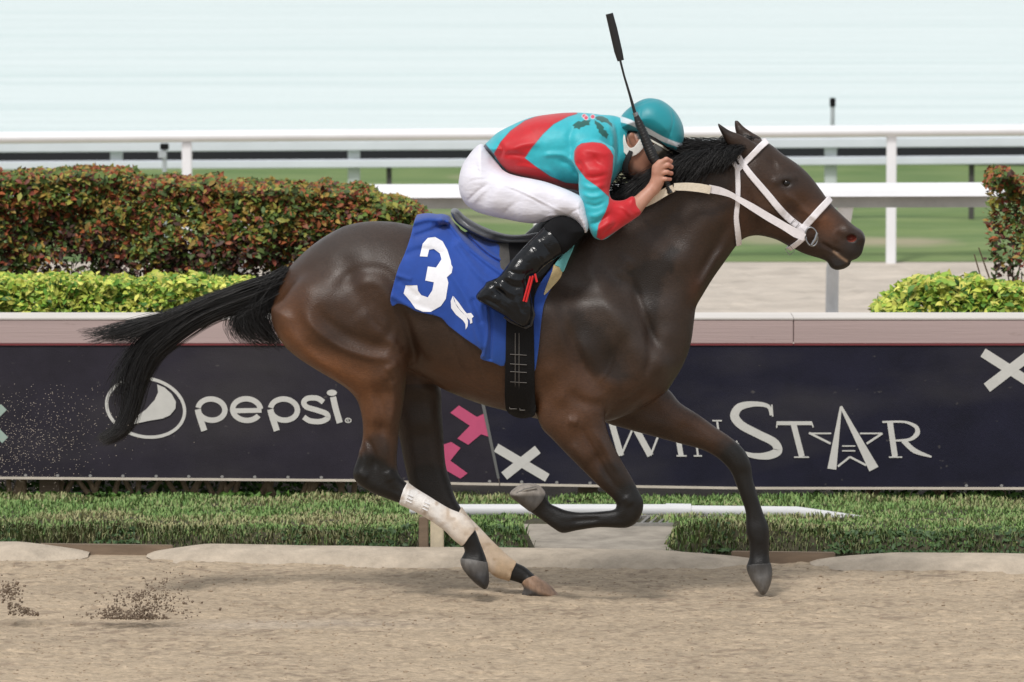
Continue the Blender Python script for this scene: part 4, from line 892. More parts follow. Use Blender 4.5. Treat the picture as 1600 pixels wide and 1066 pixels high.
# legs on the far side
H.inflate([(1283,392),(1297,396),(1312,408),(1300,410)], [(1300,403,0,.03,.01)], .004)
V, Fq = surface(H, 2)
px, py = proj(V)
base = SC([.033, .0175, .0105]); colr = np.tile(base, (len(V), 1))
def blob(c, cx, cy, sx, sy, color, amt, mask=None, ang=0):
    a = math.radians(ang); dx = px - cx; dy = py - cy; u = dx*math.cos(a)+dy*math.sin(a); v_ = -dx*math.sin(a)+dy*math.cos(a)
    t = amt * np.exp(-.5*((u/sx)**2 + (v_/sy)**2))
    if mask is not None: t = t * mask
    return c*(1-t[:, None]) + SC(color)*t[:, None]
tan = (.175, .068, .025); tan2 = (.098, .042, .019); blk = (.007, .006, .0055)
for b in [(455,510,22,35,tan,.6),(500,565,50,14,tan,.75,None,30),(570,640,22,50,tan,.6),(600,620,20,60,tan2,.7),(545,590,40,20,tan,.6,None,35),(470,470,30,40,tan2,.35),(560,470,40,40,tan2,.25),
          (690,590,60,18,tan2,.6,None,20),(760,600,60,30,tan2,.55),(850,600,50,40,tan2,.6),(880,650,40,30,tan2,.6),(930,610,40,30,tan2,.5),(915,690,20,35,tan2,.5,None,-30),(1060,650,50,14,tan2,.6,None,32),
          (1285,345,22,14,(.16,.062,.028),.65,None,40),(1262,330,14,10,tan2,.6),(1200,310,22,22,tan2,.45),(1245,310,14,14,tan2,.5),(1160,340,14,40,(.075,.03,.015),.6),(1215,360,24,10,(.08,.034,.018),.5),(1085,455,8,20,(.09,.035,.018),.5,None,0)]:
    cx, cy, sx, sy, cc, am = b[:6]; mk = b[6] if len(b) > 6 else None; an = b[7] if len(b) > 7 else 0
    colr = blob(colr, cx, cy, sx, sy, cc, am, mk, an)
for b in [(960,470,45,70,(.050,.038,.032),.7,None,-20),(880,440,30,50,(.045,.034,.028),.5),(530,380,60,30,(.048,.036,.030),.6),(1045,480,16,60,(.045,.033,.028),.5)]:  # grey sky sheen on shoulder and rump, painted into the coat
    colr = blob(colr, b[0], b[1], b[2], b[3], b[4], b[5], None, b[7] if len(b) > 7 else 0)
# sweat-dark patches of the wet coat (irregular edges)
def patch(poly, color, amt, soft=5):
    global colr
    d = inpoly(px + 4*vnoise(px, py, 5, 7, 9), py + 4*vnoise(px, py, 6, 6, 8), poly)
    t = amt * np.clip(.5 + d / (2*soft), 0, 1) * (V[:, 1] < .02); colr = colr*(1-t[:, None]) + SC(color)*t[:, None]
dk = (.013, .0085, .0065)
patch([(980,425),(1000,412),(1025,405),(1050,385),(1060,392),(1052,420),(1035,440),(1030,460),(1010,465),(990,455)], dk, .92)
patch([(1005,465),(1030,460),(1030,500),(1020,540),(1012,510)], dk, .75)
patch([(893,485),(905,482),(925,505),(940,505),(958,540),(975,570),(990,590),(970,600),(930,585),(905,560),(895,520)], dk, .75, 8)
# black points
def leg(pts, r, amt=1.0, rng_=None):
    global colr
    P = catmull(np.asarray(pts, float), 4, False); d = linedist(np.column_stack([px, py]), P)
    t = amt * np.clip((r - d) / 10, 0, 1)
    if rng_ is not None: t = t * rng_
    colr = colr*(1-t[:, None]) + SC(blk)*t[:, None]
leg([(575,738),(595,752),(640,780),(700,810),(740,860),(750,900)], 34)
leg([(668,760),(700,800),(780,880),(830,905)], 40)
leg([(588,700),(585,725)], 26, .6)
leg([(985,780),(985,805),(900,815),(850,795)], 30); leg([(955,740),(970,760)], 24, .6)
leg([(1158,725),(1165,770),(1185,840),(1188,900)], 40); leg([(1135,705),(1150,715)], 24, .5)
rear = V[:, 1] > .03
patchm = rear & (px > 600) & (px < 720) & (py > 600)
colr[patchm] = colr[patchm]*.4 + SC([.013,.010,.009])*.6  # far hind leg above the hock darkened, separate from the black points
colr = blob(colr, 1338, 392, 16, 22, (.016,.013,.013), .9); colr = blob(colr, 1308, 412, 16, 10, (.014,.012,.012), .9); colr = blob(colr, 1229, 286, 13, 10, (.012,.009,.008), .8)
colr = blob(colr, 1130, 202, 14, 12, (.012,.009,.008), .7)
t = np.exp(-.5*(((px-1332)/5)**2 + ((py-374)/3.6)**2)) * (np.abs(V[:, 1]) < .068); inner = t * (np.abs(V[:, 1]) < .050)
colr = colr*(1-inner[:, None]) + SC([.26,.055,.038])*inner[:, None]
# teeth and lip line
tt = np.exp(-.5*(linedist(np.column_stack([px, py]), np.array([(1303,393),(1312,401),(1323,408)], float))/1.5)**2)
colr = colr*(1-.8*tt[:, None]) + SC([.30,.19,.12])*.8*tt[:, None]
# fine mottling
mm = 1 + .10*vnoise(px, py, 8, 18, 14) + .05*vnoise(px, py, 9, 3, 2.5); colr = np.clip(colr * mm[:, None], .004, 1)
m_coat = material('horse_coat', rough=.42, attr=True, var=.20, vscale=70, bump=.55, bscale=150, spec=.40, stretch=(1,1,2.2), sheen=0, detail=8, dist=.003, coat=.0)
_n = m_coat.node_tree; _nz = _n.nodes.new('ShaderNodeTexNoise'); _nz.inputs['Scale'].default_value = 9; _nz.inputs['Detail'].default_value = 8; _mr = _n.nodes.new('ShaderNodeMapRange'); _mr.inputs[1].default_value = .35; _mr.inputs[2].default_value = .65; _mr.inputs[3].default_value = .32; _mr.inputs[4].default_value = .50
_tc = _n.nodes.new('ShaderNodeTexCoord'); _n.links.new(_tc.outputs['Object'], _nz.inputs['Vector']); _n.links.new(_nz.outputs[0], _mr.inputs[0]); _n.links.new(_mr.outputs[0], _n.nodes['Principled BSDF'].inputs['Roughness'])
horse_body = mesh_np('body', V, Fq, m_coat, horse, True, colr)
from mathutils.bvhtree import BVHTree
bvh = BVHTree.FromPolygons([tuple(v) for v in V.tolist()], [tuple(f) for f in Fq.tolist()])
def surfY(px_, py_, default=-.1):
    d = Vector(W1(px_, py_, 0) - CAM).normalized(); r = bvh.ray_cast(Vector(CAM), d)
    return np.array(r[0]) if r[0] is not None else W1(px_, py_, default)
# eye
m_eye = material('eye_brown', (.006,.004,.003), .10, spec=.35)
for s_ in (-1, 1):
    c = hp(1229,287,s_*.068); me = bpy.data.meshes.new('eye'); bm = bmesh.new(); bmesh.ops.create_uvsphere(bm, u_segments=20, v_segments=14, radius=.0185); bm.to_mesh(me); bm.free()
    e = link('eye', me, m_eye, horse, True); e.location = c + np.array([0, 0, 0])
# hooves
m_hoof = material('hoof_horn', (.055,.047,.042), .55, attr=True, var=.35, vscale=45, bump=.35, bscale=80, stretch=(1,1,.3))
def hoofcol(c1, c2, f):
    def fn(Vv):
        a, b = proj(Vv); t = np.clip(f(a, b), 0, 1)[:, None]; return SC(c1)*(1-t) + SC(c2)*t
    return fn
shell(H, [[(718,872),(762,878),(766,896),(764,914),(757,924),(737,909),(720,890)]], .002, -.13, 'hoof', m_hoof, horse, yr=(-.21,-.06), colorf=hoofcol((.12,.112,.105),(.028,.026,.026), lambda a,b:(b-880)/22))
shell(H, [[(818,906),(840,899),(861,913),(875,929),(876,939),(822,939),(812,930)]], .002, .13, 'hoof', m_hoof, horse, yr=(.05,.21), colorf=hoofcol((.33,.21,.14),(.06,.052,.047), lambda a,b:((b-921)/7+(838-a)/14)))
shell(H, [[(790,770),(812,754),(846,756),(852,772),(840,790),(824,800),(800,782)]], .002, -.155, 'hoof', m_hoof, horse, yr=(-.25,-.08), colorf=hoofcol((.27,.24,.21),(.075,.068,.062), lambda a,b:((b-770)/6)))
shell(H, [[(1164,884),(1206,880),(1209,898),(1205,913),(1197,931),(1188,932),(1176,912)]], .002, .14, 'hoof', m_hoof, horse, yr=(.05,.23), colorf=hoofcol((.045,.042,.04),(.13,.12,.11), lambda a,b:(b-884)/30))
# light horseshoe on the raised sole of the folded near foreleg
m_steel = material('worn_steel', (.55,.54,.52), .38, metallic=1, var=.2, vscale=60)
sh = [hp(x, y, Y_) for x, y, Y_ in [(838,762,-.195),(822,765,-.205),(808,771,-.200),(801,773,-.17),(805,768,-.135),(820,760,-.12),(836,757,-.13)]]
MB().tube(sh, .005, 6).build('horseshoe', m_steel, horse, True)

# mane: tufts rooted on the crest, blown back and falling on the near side
m_hair = material('black_hair', (.010,.009,.009), .42, var=.4, vscale=30, spec=.4)
crest = catmull(np.array([(1166,224),(1140,224),(1105,229),(1070,240),(1030,260),(990,287),(950,315),(915,342)], float), 12, False)
L_ = []
for i in range(6500):
    t = rng.uniform(0, 1)**1.1; q = crest[int(t*(len(crest)-1))] + rng.normal(0, 1.5, 2); y0 = rng.uniform(-.05, .03)
    p0 = W1(q[0], q[1] + 8, y0)
    side = rng.random() < .72; L0 = rng.uniform(.09, .19) * (1.0 if t > .12 else .7)
    K = 9; s = np.linspace(0, 1, K)
    lift = rng.uniform(.004, .03) * (1.0 if t < .5 else .4)
    dx = -L0 * (.75 + rng.uniform(-.15, .25)); dz = (-L0*rng.uniform(.45, .9) if side else rng.uniform(-.035, .02))
    ln = np.zeros((K, 3)); ln[:, 0] = p0[0] + dx*s**1.1 + .006*np.sin(s*6+i); ln[:, 1] = p0[1] - (.085 if side else 0)*np.sqrt(s)*rng.uniform(.85,1.15) - .02*s
    ln[:, 2] = p0[2] + lift*np.sin(s*math.pi*.75) + dz*s**1.5 + .005*np.sin(s*5+i*1.7)
    L_.append(ln)
strands('mane', L_, .0015, .0006, m_hair, horse)
L_ = []
for i in range(160):   # curled lock above the crest and flyaway hairs towards the ears
    t = rng.uniform(0, 1); p0 = W1(1092 + 36*rng.normal(0, .5), 232, rng.uniform(-.02, .03)); K = 10; s = np.linspace(0, 1, K)
    ln = np.zeros((K, 3)); r_ = rng.uniform(.5, 1)
    ln[:, 0] = p0[0] - .085*s*r_ + .0; ln[:, 1] = p0[1]; ln[:, 2] = p0[2] + (.045*np.sin(s*2.6)*r_)
    L_.append(ln)
for i in range(60):
    p0 = W1(rng.uniform(1150, 1190), 221, rng.uniform(-.03, .03)); K = 10; s = np.linspace(0, 1, K); ln = np.zeros((K, 3)); r_ = rng.uniform(.4, 1)
    ln[:, 0] = p0[0] - .11*s*r_; ln[:, 1] = p0[1] - .02*s; ln[:, 2] = p0[2] + .02*np.sin(s*3)*r_ + .01*np.sin(s*9+i)
    L_.append(ln)
strands('forelock', L_, .0016, .0006, m_hair, horse)
# tail: bundles of hair that follow guide lines
def bundle(guides, n, spread0, spread1, K=22, yS=.05, wob=.01, tend=(.75, 1.0), keep=None):
    Gd = [catmull(np.array(g, float), 8, False) for g in guides]
    Gr = [np.column_stack([np.interp(np.linspace(0, 1, K), np.linspace(0, 1, len(g)), g[:, j]) for j in range(2)]) for g in Gd]
    out = []
    for i in range(n):
        a = rng.dirichlet([.9]*len(Gr)); g = sum(w_*x for w_, x in zip(a, Gr)); e = rng.uniform(*tend)
        s = np.linspace(0, 1, K); g = np.column_stack([np.interp(s*e, s, g[:, j]) for j in range(2)])
        o = rng.normal(0, 1, 2); sp = spread0 + (spread1 - spread0)*s; g = g + o[None]*sp[:, None]
        ph = rng.uniform(0, 6.28, 3); Yv = rng.normal(0, 1)*yS*(.3 + .7*s) + wob*np.sin(s*7+ph[0])
        P = W(g[:, 0] + 2.2*np.sin(s*8+ph[1])*s, g[:, 1] + 2.2*np.sin(s*7+ph[2])*s, Yv); out.append(P)
    return out
T = []
T += bundle([[(447,428),(400,443),(345,463),(300,480),(262,505),(222,540),(200,590),(196,640),(180,675),(152,687)],
             [(446,442),(402,462),(345,485),(305,506),(272,530),(246,553),(226,590),(212,630),(196,668),(165,686)],
             [(446,435),(400,450),(340,472),(295,490),(250,522),(215,560),(206,610),(203,650),(188,676),(158,688)],
             [(448,450),(410,475),(352,492),(312,512),(276,536),(246,560),(222,602),(207,645),(190,674),(158,687)]], 3400, 3.6, 5, tend=(.75, 1))
T += bundle([[(447,430),(390,444),(330,466),(280,486),(235,498),(190,508),(140,515)],[(447,430),(390,446),(330,468),(275,492),(225,512),(190,530),(165,536)],[(447,430),(390,448),(320,474),(265,500),(220,525),(185,540)]], 520, 3, 4, tend=(.8, 1.0))
T += bundle([[(300,480),(240,494),(190,505),(150,514),(118,513)],[(300,484),(240,500),(195,518),(160,532),(140,541)]], 140, 2, 2.5, tend=(.7, 1.0))
T += bundle([[(446,445),(400,470),(360,490),(345,510),(352,530),(362,538)],[(448,455),(415,480),(375,498),(385,522),(405,538),(430,545)],[(448,465),(425,490),(405,505),(415,525),(440,538)],[(446,455),(410,470),(380,480),(385,500),(400,530)]], 620, 3, 5, tend=(.6, 1))
T += bundle([[(450,425),(430,440),(420,470),(425,500),(438,530),(440,542)],[(450,425),(432,445),(400,480),(395,505),(420,530),(438,540)],[(448,425),(420,436),(395,460),(385,490),(400,520),(425,536)]], 700, 4, 5, tend=(.7, 1))
T += bundle([[(262,505),(225,540),(195,600),(188,640),(196,668)],[(262,500),(215,530),(180,570),(165,600)],[(260,505),(205,560),(190,615),(192,650)]], 240, 4, 9, tend=(.5, 1))
T += bundle([[(330,466),(250,472),(215,440),(190,400)],[(330,466),(270,485),(230,455)]], 3, 2, 4, tend=(.5, 1))
strands('tail', T, .0011, .0004, m_hair, horse)
# ------------------------------------------------------------------ leg wraps of the horse
m_wrap = material('dusty_white_wrap', (.6,.55,.5), .8, attr=True, var=.12, vscale=35, bump=.25, bscale=220)
def wrapcol(ax, ay, bx, by, c1, c2):
    def fn(Vv):
        a, b = proj(Vv); L2 = (bx-ax)**2 + (by-ay)**2; t = np.clip(((a-ax)*(bx-ax) + (b-ay)*(by-ay))/L2 + .25*vnoise(a, b, 3, 14, 12), 0, 1)[:, None]
        c = SC(c1)*(1-t) + SC(c2)*t
        n = np.clip(vnoise(a, b, 4, 9, 8) - .35, 0, 1)[:, None]; c = c*(1-n) + SC((.36,.24,.14))*n
        u = ((a-ax)*(bx-ax) + (b-ay)*(by-ay))/L2; vv = (-(a-ax)*(by-ay) + (b-ay)*(bx-ax))/math.sqrt(L2)
        return c
    return fn
wr1 = shell(H, [[(636,754),(655,764),(700,790),(729,803),(744,822),(733,838),(721,853),(706,846),(660,812),(630,794),(624,786)]], .0055, -.13, 'leg_wrap', m_wrap, None, yr=(-.21,-.06), colorf=wrapcol(636,775,735,840,(.82,.80,.78),(.66,.56,.46)), fold=[([(640,764),(633,786)],1.2,.002),([(666,779),(657,797)],1.2,.0015),([(670,781),(661,799)],1.2,.0015)])
tag(wr1, 'white elastic wrap on the near hind cannon, cleaner and higher than the other', 'leg wrap', 'wraps on the hind legs')
wr2 = shell(H, [[(722,790),(733,806),(750,824),(775,848),(806,874),(800,892),(793,912),(774,905),(756,890),(730,850),(712,826)]], .0055, .13, 'leg_wrap', m_wrap, None, yr=(.06,.21), colorf=wrapcol(730,815,795,890,(.72,.63,.54),(.52,.38,.25)))
tag(wr2, 'sand-stained wrap on the far hind cannon above the hoof on the ground', 'leg wrap', 'wraps on the hind legs')
m_tab = material('wrap_tab', (.82,.82,.84), .6)
def tabs(par, lines, nm):
    for (x, y) in lines:
        p = surfY(x, y); d = Vector(W1(x+1, y+.45, 0) - W1(x, y, 0)).normalized()
        a = p - np.array(d)*.011 + [0,-.0085,0]; b = p + np.array(d)*.011 + [0,-.0085,0]
        MB().tube([a, b], .0022, 6).build(nm, m_tab, par, True)
tabs(wr1, [(641,774),(640,779),(639,784),(667,786),(665,791),(664,796)], 'tab')

# ------------------------------------------------------------------ saddle cloth
m_blue = material('blue_cloth', sc(18,62,150), .78, attr=True, var=.08, vscale=40, bump=.35, bscale=900, sheen=.25, stretch=(1,1,1), dist=.0015)
m_white = material('white_print', (.80,.80,.84), .7, var=.04, vscale=60, bump=.15, bscale=500)
CL = [(650,343),(657,336),(672,333),(688,332),(702,335),(712,340),(716,350),(745,366),(781,384),(781,400),(787,425),(806,436),(800,460),(795,510),(792,540),(788,571),(770,566),(751,560),(753,547),(729,530),(701,509),(690,497),(672,491),(650,486),(636,478),(622,474),(613,478),(610,466),(614,448),(622,420),(632,398),(641,372),(645,355)]
folds = [([(700,352),(735,392),(790,432)],4,.009),([(720,365),(755,398),(790,418)],3,-.006),([(715,385),(750,430),(790,458)],6,.008),([(735,375),(765,400),(785,410)],2.5,.006),([(700,420),(730,470),(752,540)],5,.006),
 ([(640,352),(670,345),(700,352)],6,.012),([(650,372),(680,362),(700,355)],4,-.006),([(690,345),(706,342),(718,350)],6,.014),([(614,462),(640,478),(672,490)],4,.006),([(625,440),(650,462)],4,-.004),([(760,480),(762,520),(756,556)],2.5,.005),([(765,470),(768,520),(766,560)],2.5,-.005),
 ([(632,400),(660,392),(690,400)],5,-.005),([(740,470),(752,500)],4,-.005),([(620,430),(640,436)],3,.004)]
def clothcol(Vv):
    a, b = proj(Vv); n = 1 + .12*vnoise(a, b, 21, 30, 26); t = np.clip((b-520)/70, 0, 1)*np.clip((a-700)/60, 0, 1)*.35
    c = SC(sc(16,64,150))[None]*n[:, None]; return c*(1-t[:, None]) + SC(sc(16,76,132))*t[:, None]
CL2 = [(868,430),(874,418),(868,440),(858,458),(850,475),(846,500),(843,530),(840,556),(836,579),(831,578),(830,560),(829,520),(826,500),(830,478),(840,452),(855,430),(866,416)]
Hc = H.crop((-.55, -.36, .85), (.10, .36, 1.62))
Hc.capsule(W1(668,378,0), W1(735,394,0), .085, .05, .05, sy=1.7)
cloth = shell(Hc, [CL], .014, -.27, 'saddle_cloth', m_blue, None, fine=True, colorf=clothcol, fold=[(p_, w_*.8, a_*1.5) for p_, w_, a_ in folds], it=2, smooth=3)
tag(cloth, 'blue saddle cloth with a white number 3 and a small white winged emblem', 'saddle cloth')
for yr_ in ((-1, -.02), (.02, 1)): shell(H, [CL2], .013, -.27, 'front_edge', m_blue, cloth, fine=True, colorf=clothcol, smooth=3, yr=yr_)
cb = BVHTree.FromPolygons([tuple(v.co) for v in cloth.data.vertices], [tuple(p.vertices) for p in cloth.data.polygons])
def decal(name, poly, bv, mat, parent, lift=.0022, step=3.0, fallbackY=-.28):
    """print laid on a surface: fine cut of the outline dropped on the cloth"""
    P = np.asarray(poly, float); bm = bmesh.new()
    Pd = []
    for a, b in zip(P, np.roll(P, -1, 0)):
        n = max(1, int(np.linalg.norm(b-a)/step)); Pd += [a + (b-a)*k/n for k in range(n)]
    vs = [bm.verts.new((p[0], p[1], 0)) for p in Pd]
    for t_ in tessellate_polygon([[Vector((p[0], p[1], 0)) for p in Pd]]):
        try: bm.faces.new([vs[k] for k in t_])
        except ValueError: pass
    x0, y0 = P.min(0); x1, y1 = P.max(0)
    for k in np.arange(x0+step, x1, step): bmesh.ops.bisect_plane(bm, geom=bm.verts[:]+bm.edges[:]+bm.faces[:], plane_co=(k,0,0), plane_no=(1,0,0))
    for k in np.arange(y0+step, y1, step): bmesh.ops.bisect_plane(bm, geom=bm.verts[:]+bm.edges[:]+bm.faces[:], plane_co=(0,k,0), plane_no=(0,1,0))
    for v in bm.verts:
        d = Vector(W1(v.co.x, v.co.y, 0) - CAM).normalized(); r = bv.ray_cast(Vector(CAM), d)
        p = r[0] if r[0] is not None else Vector(W1(v.co.x, v.co.y, fallbackY)); v.co = p - d*lift
    me = bpy.data.meshes.new(name); bm.to_mesh(me); bm.free()
    return link(name, me, mat, parent, True)
Z3 = lambda L: [(580 + x/2.961, 300 + y/2.961) for x, y in L]
decal('number', Z3([(225,298),(238,240),(262,213),(295,208),(330,228),(352,268),(368,318),(370,335),(377,348),(372,375),(350,395),(357,420),(345,495),(322,528),(275,555),(240,555),(205,540),(180,505),(150,470),(160,432),(213,432),(217,458),(232,478),(262,488),(283,455),(290,418),(250,410),(262,345),(300,350),(325,312),(318,285),(290,264),(268,267),(260,300)]), cb, m_white, cloth)
decal('emblem_wing', Z3([(378,480),(368,505),(370,538),(392,568),(425,595),(436,612),(437,637),(446,622),(448,600),(442,578),(418,556),(398,532),(384,505)]), cb, m_white, cloth, step=4)
decal('emblem_wing', Z3([(380,482),(405,512),(430,548),(442,562),(462,560),(474,576),(466,584),(468,606),(458,610),(456,594),(448,586),(432,568),(408,542),(390,515)]), cb, m_white, cloth, lift=.003, step=4)

# ------------------------------------------------------------------ saddle, girth, stirrup
saddle = empty('saddle', W1(790, 372, 0), 'small black racing saddle with a grey seat under the jockey', 'saddle')
m_leather = material('black_leather', (.016,.016,.017), .32, var=.3, vscale=40, bump=.2, bscale=120, coat=.2, coatr=.3)
m_grey = material('grey_saddle_leather', (.085,.09,.10), .36, var=.2, vscale=30, bump=.12, bscale=160, coat=.3, coatr=.25)
def blobmesh(items, name, mat, parent, h=.004, colorf=None, it=2, relief=None):
    """items: (outline, ctl, k, mirror)"""
    A = np.vstack([W([p[0] for p in i[0]], [p[1] for p in i[0]], np.full(len(i[0]), np.mean([c[2] for c in i[1]]))) for i in items])
    yy = [abs(c[2]) + c[3] for i in items for c in i[1]]; mir = any(i[3] for i in items)
    ylo = min(c[2] - c[3] for i in items for c in i[1]); yhi = max(c[2] + c[3] for i in items for c in i[1])
    if mir: yhi = max(yhi, -ylo); ylo = -yhi
    g = Grid((A[:, 0].min()-.05, ylo-.03, A[:, 2].min()-.05), (A[:, 0].max()+.05, yhi+.03, A[:, 2].max()+.05), h)
    for i, (P, c, k, m) in enumerate(items): g.inflate(P, c, k if i else 0, mirror=m)
    if relief: g.relief(relief, -1, -.2)
    Vv, Ff = surface(g, it)
    return mesh_np(name, Vv, Ff, mat, parent, True, colorf(Vv) if colorf else None), g
blobmesh([([(704,330),(709,326),(716,328),(726,338),(745,350),(768,360),(795,367),(825,366),(860,358),(885,345),(893,352),(880,368),(850,380),(800,382),(770,378),(745,368),(724,356),(710,344)],
   [(712,333,0,.11,.012),(745,358,0,.13,.016),(800,374,0,.085,.016),(860,366,0,.07,.02)], 0, False)], 'seat', m_grey, saddle, .004)
shell(H, [[(716,352),(745,368),(790,378),(800,384),(798,410),(790,432),(783,424),(780,400),(779,386),(745,371)]], .018, -.22, 'pad', m_padgrey, saddle)
shell(H, [[(797,372),(830,360),(860,360),(880,380),(860,420),(835,440),(815,445),(800,425),(796,400)]], .024, -.22, 'flap', m_dull, saddle)
gir = shell(H, [[(794,436),(832,436),(834,500),(835,560),(836,620),(836,652),(812,662),(790,645),(790,560),(791,500)]], .018, -.28, 'girth', m_dull, saddle, colorf=None)
m_thread = material('pale_thread', (.16,.15,.14), .8)
for a_, b_ in (((805,520),(805,640)),((811,520),(811,642))):
    ln = [surfY(*(np.array(a_)*(1-t)+np.array(b_)*t)) + [0,-.0205,0] for t in np.linspace(0, 1, 16)]
    MB().tube(ln, .0012, 4).build('stitching', m_thread, saddle, True)
for yy_ in (553,568,580,596,612,626):
    ln = [surfY(x_, yy_ + .6*(x_-797)/10) + [0,-.0208,0] for x_ in np.linspace(797, 823, 6)]
    MB().tube(ln, .0013, 4).build('strap_keeper', m_thread, saddle, True)
m_buckle = material('buckle_steel', (.35,.36,.38), .25, metallic=1)
for (bx, by) in ((802,634),(818,636)):
    c0 = surfY(bx, by) + [0,-.021,0]
    MB().tube([c0+[-.014,0,-.01], c0+[.014,0,-.01], c0+[.014,0,.012], c0+[-.014,0,.012], c0+[-.014,0,-.01]], .002, 6).build('buckle', m_buckle, saddle, True)
# breast strap pieces in front of the saddle
m_teal = material('teal_strap', sc(120,205,205), .6, bump=.2, bscale=300, sheen=.2)
m_tanpad = material('cream_pad', sc(214,190,140), .7, var=.1, vscale=40, bump=.2, bscale=200)
st_ = shell(H, [[(893,377),(901,372),(897,390),(888,410),(880,428),(874,420),(867,416),(878,403),(888,388)]], .02, -.24, 'girth_channel', m_teal, saddle)
shell(H, [[(866,416),(874,419),(879,425),(876,436),(865,448),(850,461),(852,452),(858,438),(863,426)]], .017, -.24, 'fleece_pad', m_tanpad, saddle, yr=(-1, -.02))
m_red = material('red_rubber_band', (.62,.02,.022), .5)
rb = MB()
for k_, (pa, pb) in enumerate((((829,432),(818,471)),((833,431),(822,472)),((836,428),(839,441)))):
    a_ = W1(*pa, -.395); b_ = W1(*pb, -.40); rb.tube([a_, b_], .0075, 6, flat=.6)
rb.build('red_band', m_red, saddle, True)
# stirrup iron under the boot
si = [W1(x_, y_, -.36) for x_, y_ in [(829,474),(834,492),(829,508),(822,512),(800,503),(788,495)]]
MB().tube(si, .0065, 8).build('stirrup', m_leather, saddle, True)

# ------------------------------------------------------------------ bridle and reins
bridle = empty('bridle', W1(1160, 262, -.05), 'white racing bridle with ring bit on the horse head', 'bridle')
m_strap = material('white_strap', (.80,.76,.78), .5, var=.06, vscale=50, bump=.12, bscale=300)
def strapshell(pts, wd, name, off=.008, yr=(-1, 1)):
    return shell(H, [strip_px(pts, wd)], off, -.085, name, m_strap, bridle, smooth=1, yr=yr, inner=.012)
strapshell([(1200,221),(1186,232),(1168,250),(1152,265)], [9.5,9.5,9,9], 'browband')
strapshell([(1136,231),(1143,247),(1152,264)], 7, 'crown_strap', .010)
strapshell([(1147,231),(1158,252),(1172,272),(1196,300),(1222,331),(1240,348),(1260,362)], [8,9,10,10.5,11,11,11], 'cheekpiece', .010)
strapshell([(1152,263),(1153,290),(1152.5,316),(1150.5,340),(1153,362),(1156,386)], [8,8,7.5,8,9,9], 'throatlatch', .008)
strapshell([(1300,311),(1285,325),(1268,343),(1254,360)], [10,11,11,11], 'noseband', .011)
strapshell([(1259,370),(1246,382),(1231,394)], [8,8,8], 'chin_strap', .010)
for sg in (-1, 1):
    ring = [W1(1268 + 9.5*math.cos(a)*1.0 + 1.5*math.sin(a), 370 + 14.5*math.sin(a), sg*.085) for a in np.linspace(0, 2*math.pi, 25)]
    MB().tube(ring, .0034, 8, cap=False).build('bit_ring', m_buckle, bridle, True)
    MB().tube([W1(1277,364,sg*.088), W1(1274,374,sg*.09), W1(1268,383,sg*.088)], [.0055,.007,.005], 8).build('bit_cheek', m_buckle, bridle, True)
for (bx, by, aa) in ((1241,350,40),(1225,354,40),(1234,391,-40)):
    c0 = surfY(bx, by) + [0,-.013,0]; r_ = math.radians(aa); u = np.array([math.cos(r_),0,-math.sin(r_)])*.012; v_ = np.array([math.sin(r_),0,math.cos(r_)])*.014
    MB().tube([c0-u-v_, c0+u-v_, c0+u+v_, c0-u+v_, c0-u-v_], .0014, 6).build('buckle', m_buckle, bridle, True)
def ribbon(name, pts, wpx, mat, parent, th=.005, tilt=None):
    """a strap in space: pts (px,py,Y), hanging flat to the side view"""
    P = catmull(np.array([[p[0], p[1]] for p in pts], float), 6, False); Yv = np.interp(np.linspace(0, 1, len(P)), np.linspace(0, 1, len(pts)), [p[2] for p in pts])
    wd = np.interp(np.linspace(0, 1, len(P)), np.linspace(0, 1, len(wpx)), wpx)
    T_ = np.gradient(P, axis=0); T_ /= np.linalg.norm(T_, axis=1)[:, None]; N = np.column_stack([-T_[:, 1], T_[:, 0]])
    A = P + N*wd[:, None]/2; B = P - N*wd[:, None]/2
    a0 = W(A[:, 0], A[:, 1], Yv-th); b0 = W(B[:, 0], B[:, 1], Yv-th); a1 = W(A[:, 0], A[:, 1], Yv+th); b1 = W(B[:, 0], B[:, 1], Yv+th)
    m = MB(); n = len(P); m.v = [tuple(x) for x in np.vstack([a0, b0, b1, a1])]
    for i in range(n-1):
        for q in range(4):
            s_, t_ = q*n + i, ((q+1) % 4)*n + i; m.f.append((s_, t_, t_+1, s_+1))
    m.f += [(0, n, 2*n, 3*n), (n-1, 4*n-1, 3*n-1, 2*n-1)]
    return m.build(name, mat, parent)
m_cream = material('cream_rein_grip', sc(228,216,196), .6, var=.06, vscale=60, bump=.3, bscale=150)
ribbon('rein', [(1107,295,-.15),(1125,298.5,-.13),(1141,304,-.12),(1150,309,-.115),(1174,323,-.115),(1200,339,-.108),(1226,354,-.104),(1243,364,-.103),(1257,371,-.10)], [13,12,9,8,11,12,12,14,11], m_strap, bridle, .003)
ribbon('rein_grip', [(1053,292,-.19),(1075,292,-.17),(1095,294,-.16),(1110,297,-.15)], [11,13,13.5,13], m_cream, bridle, .004)
ribbon('rein', [(1053,290,.17),(1107,289,.13),(1141,294,.12),(1174,314,.115),(1226,348,.104),(1257,366,.10)], [11,13,9,11,12,11], m_strap, bridle, .003)
ribbon('rein_grip', [(1053,294,-.19),(1040,300,-.17),(1020,312,-.16),(1000,322,-.15)], [11,12,12,10], m_cream, bridle, .004)

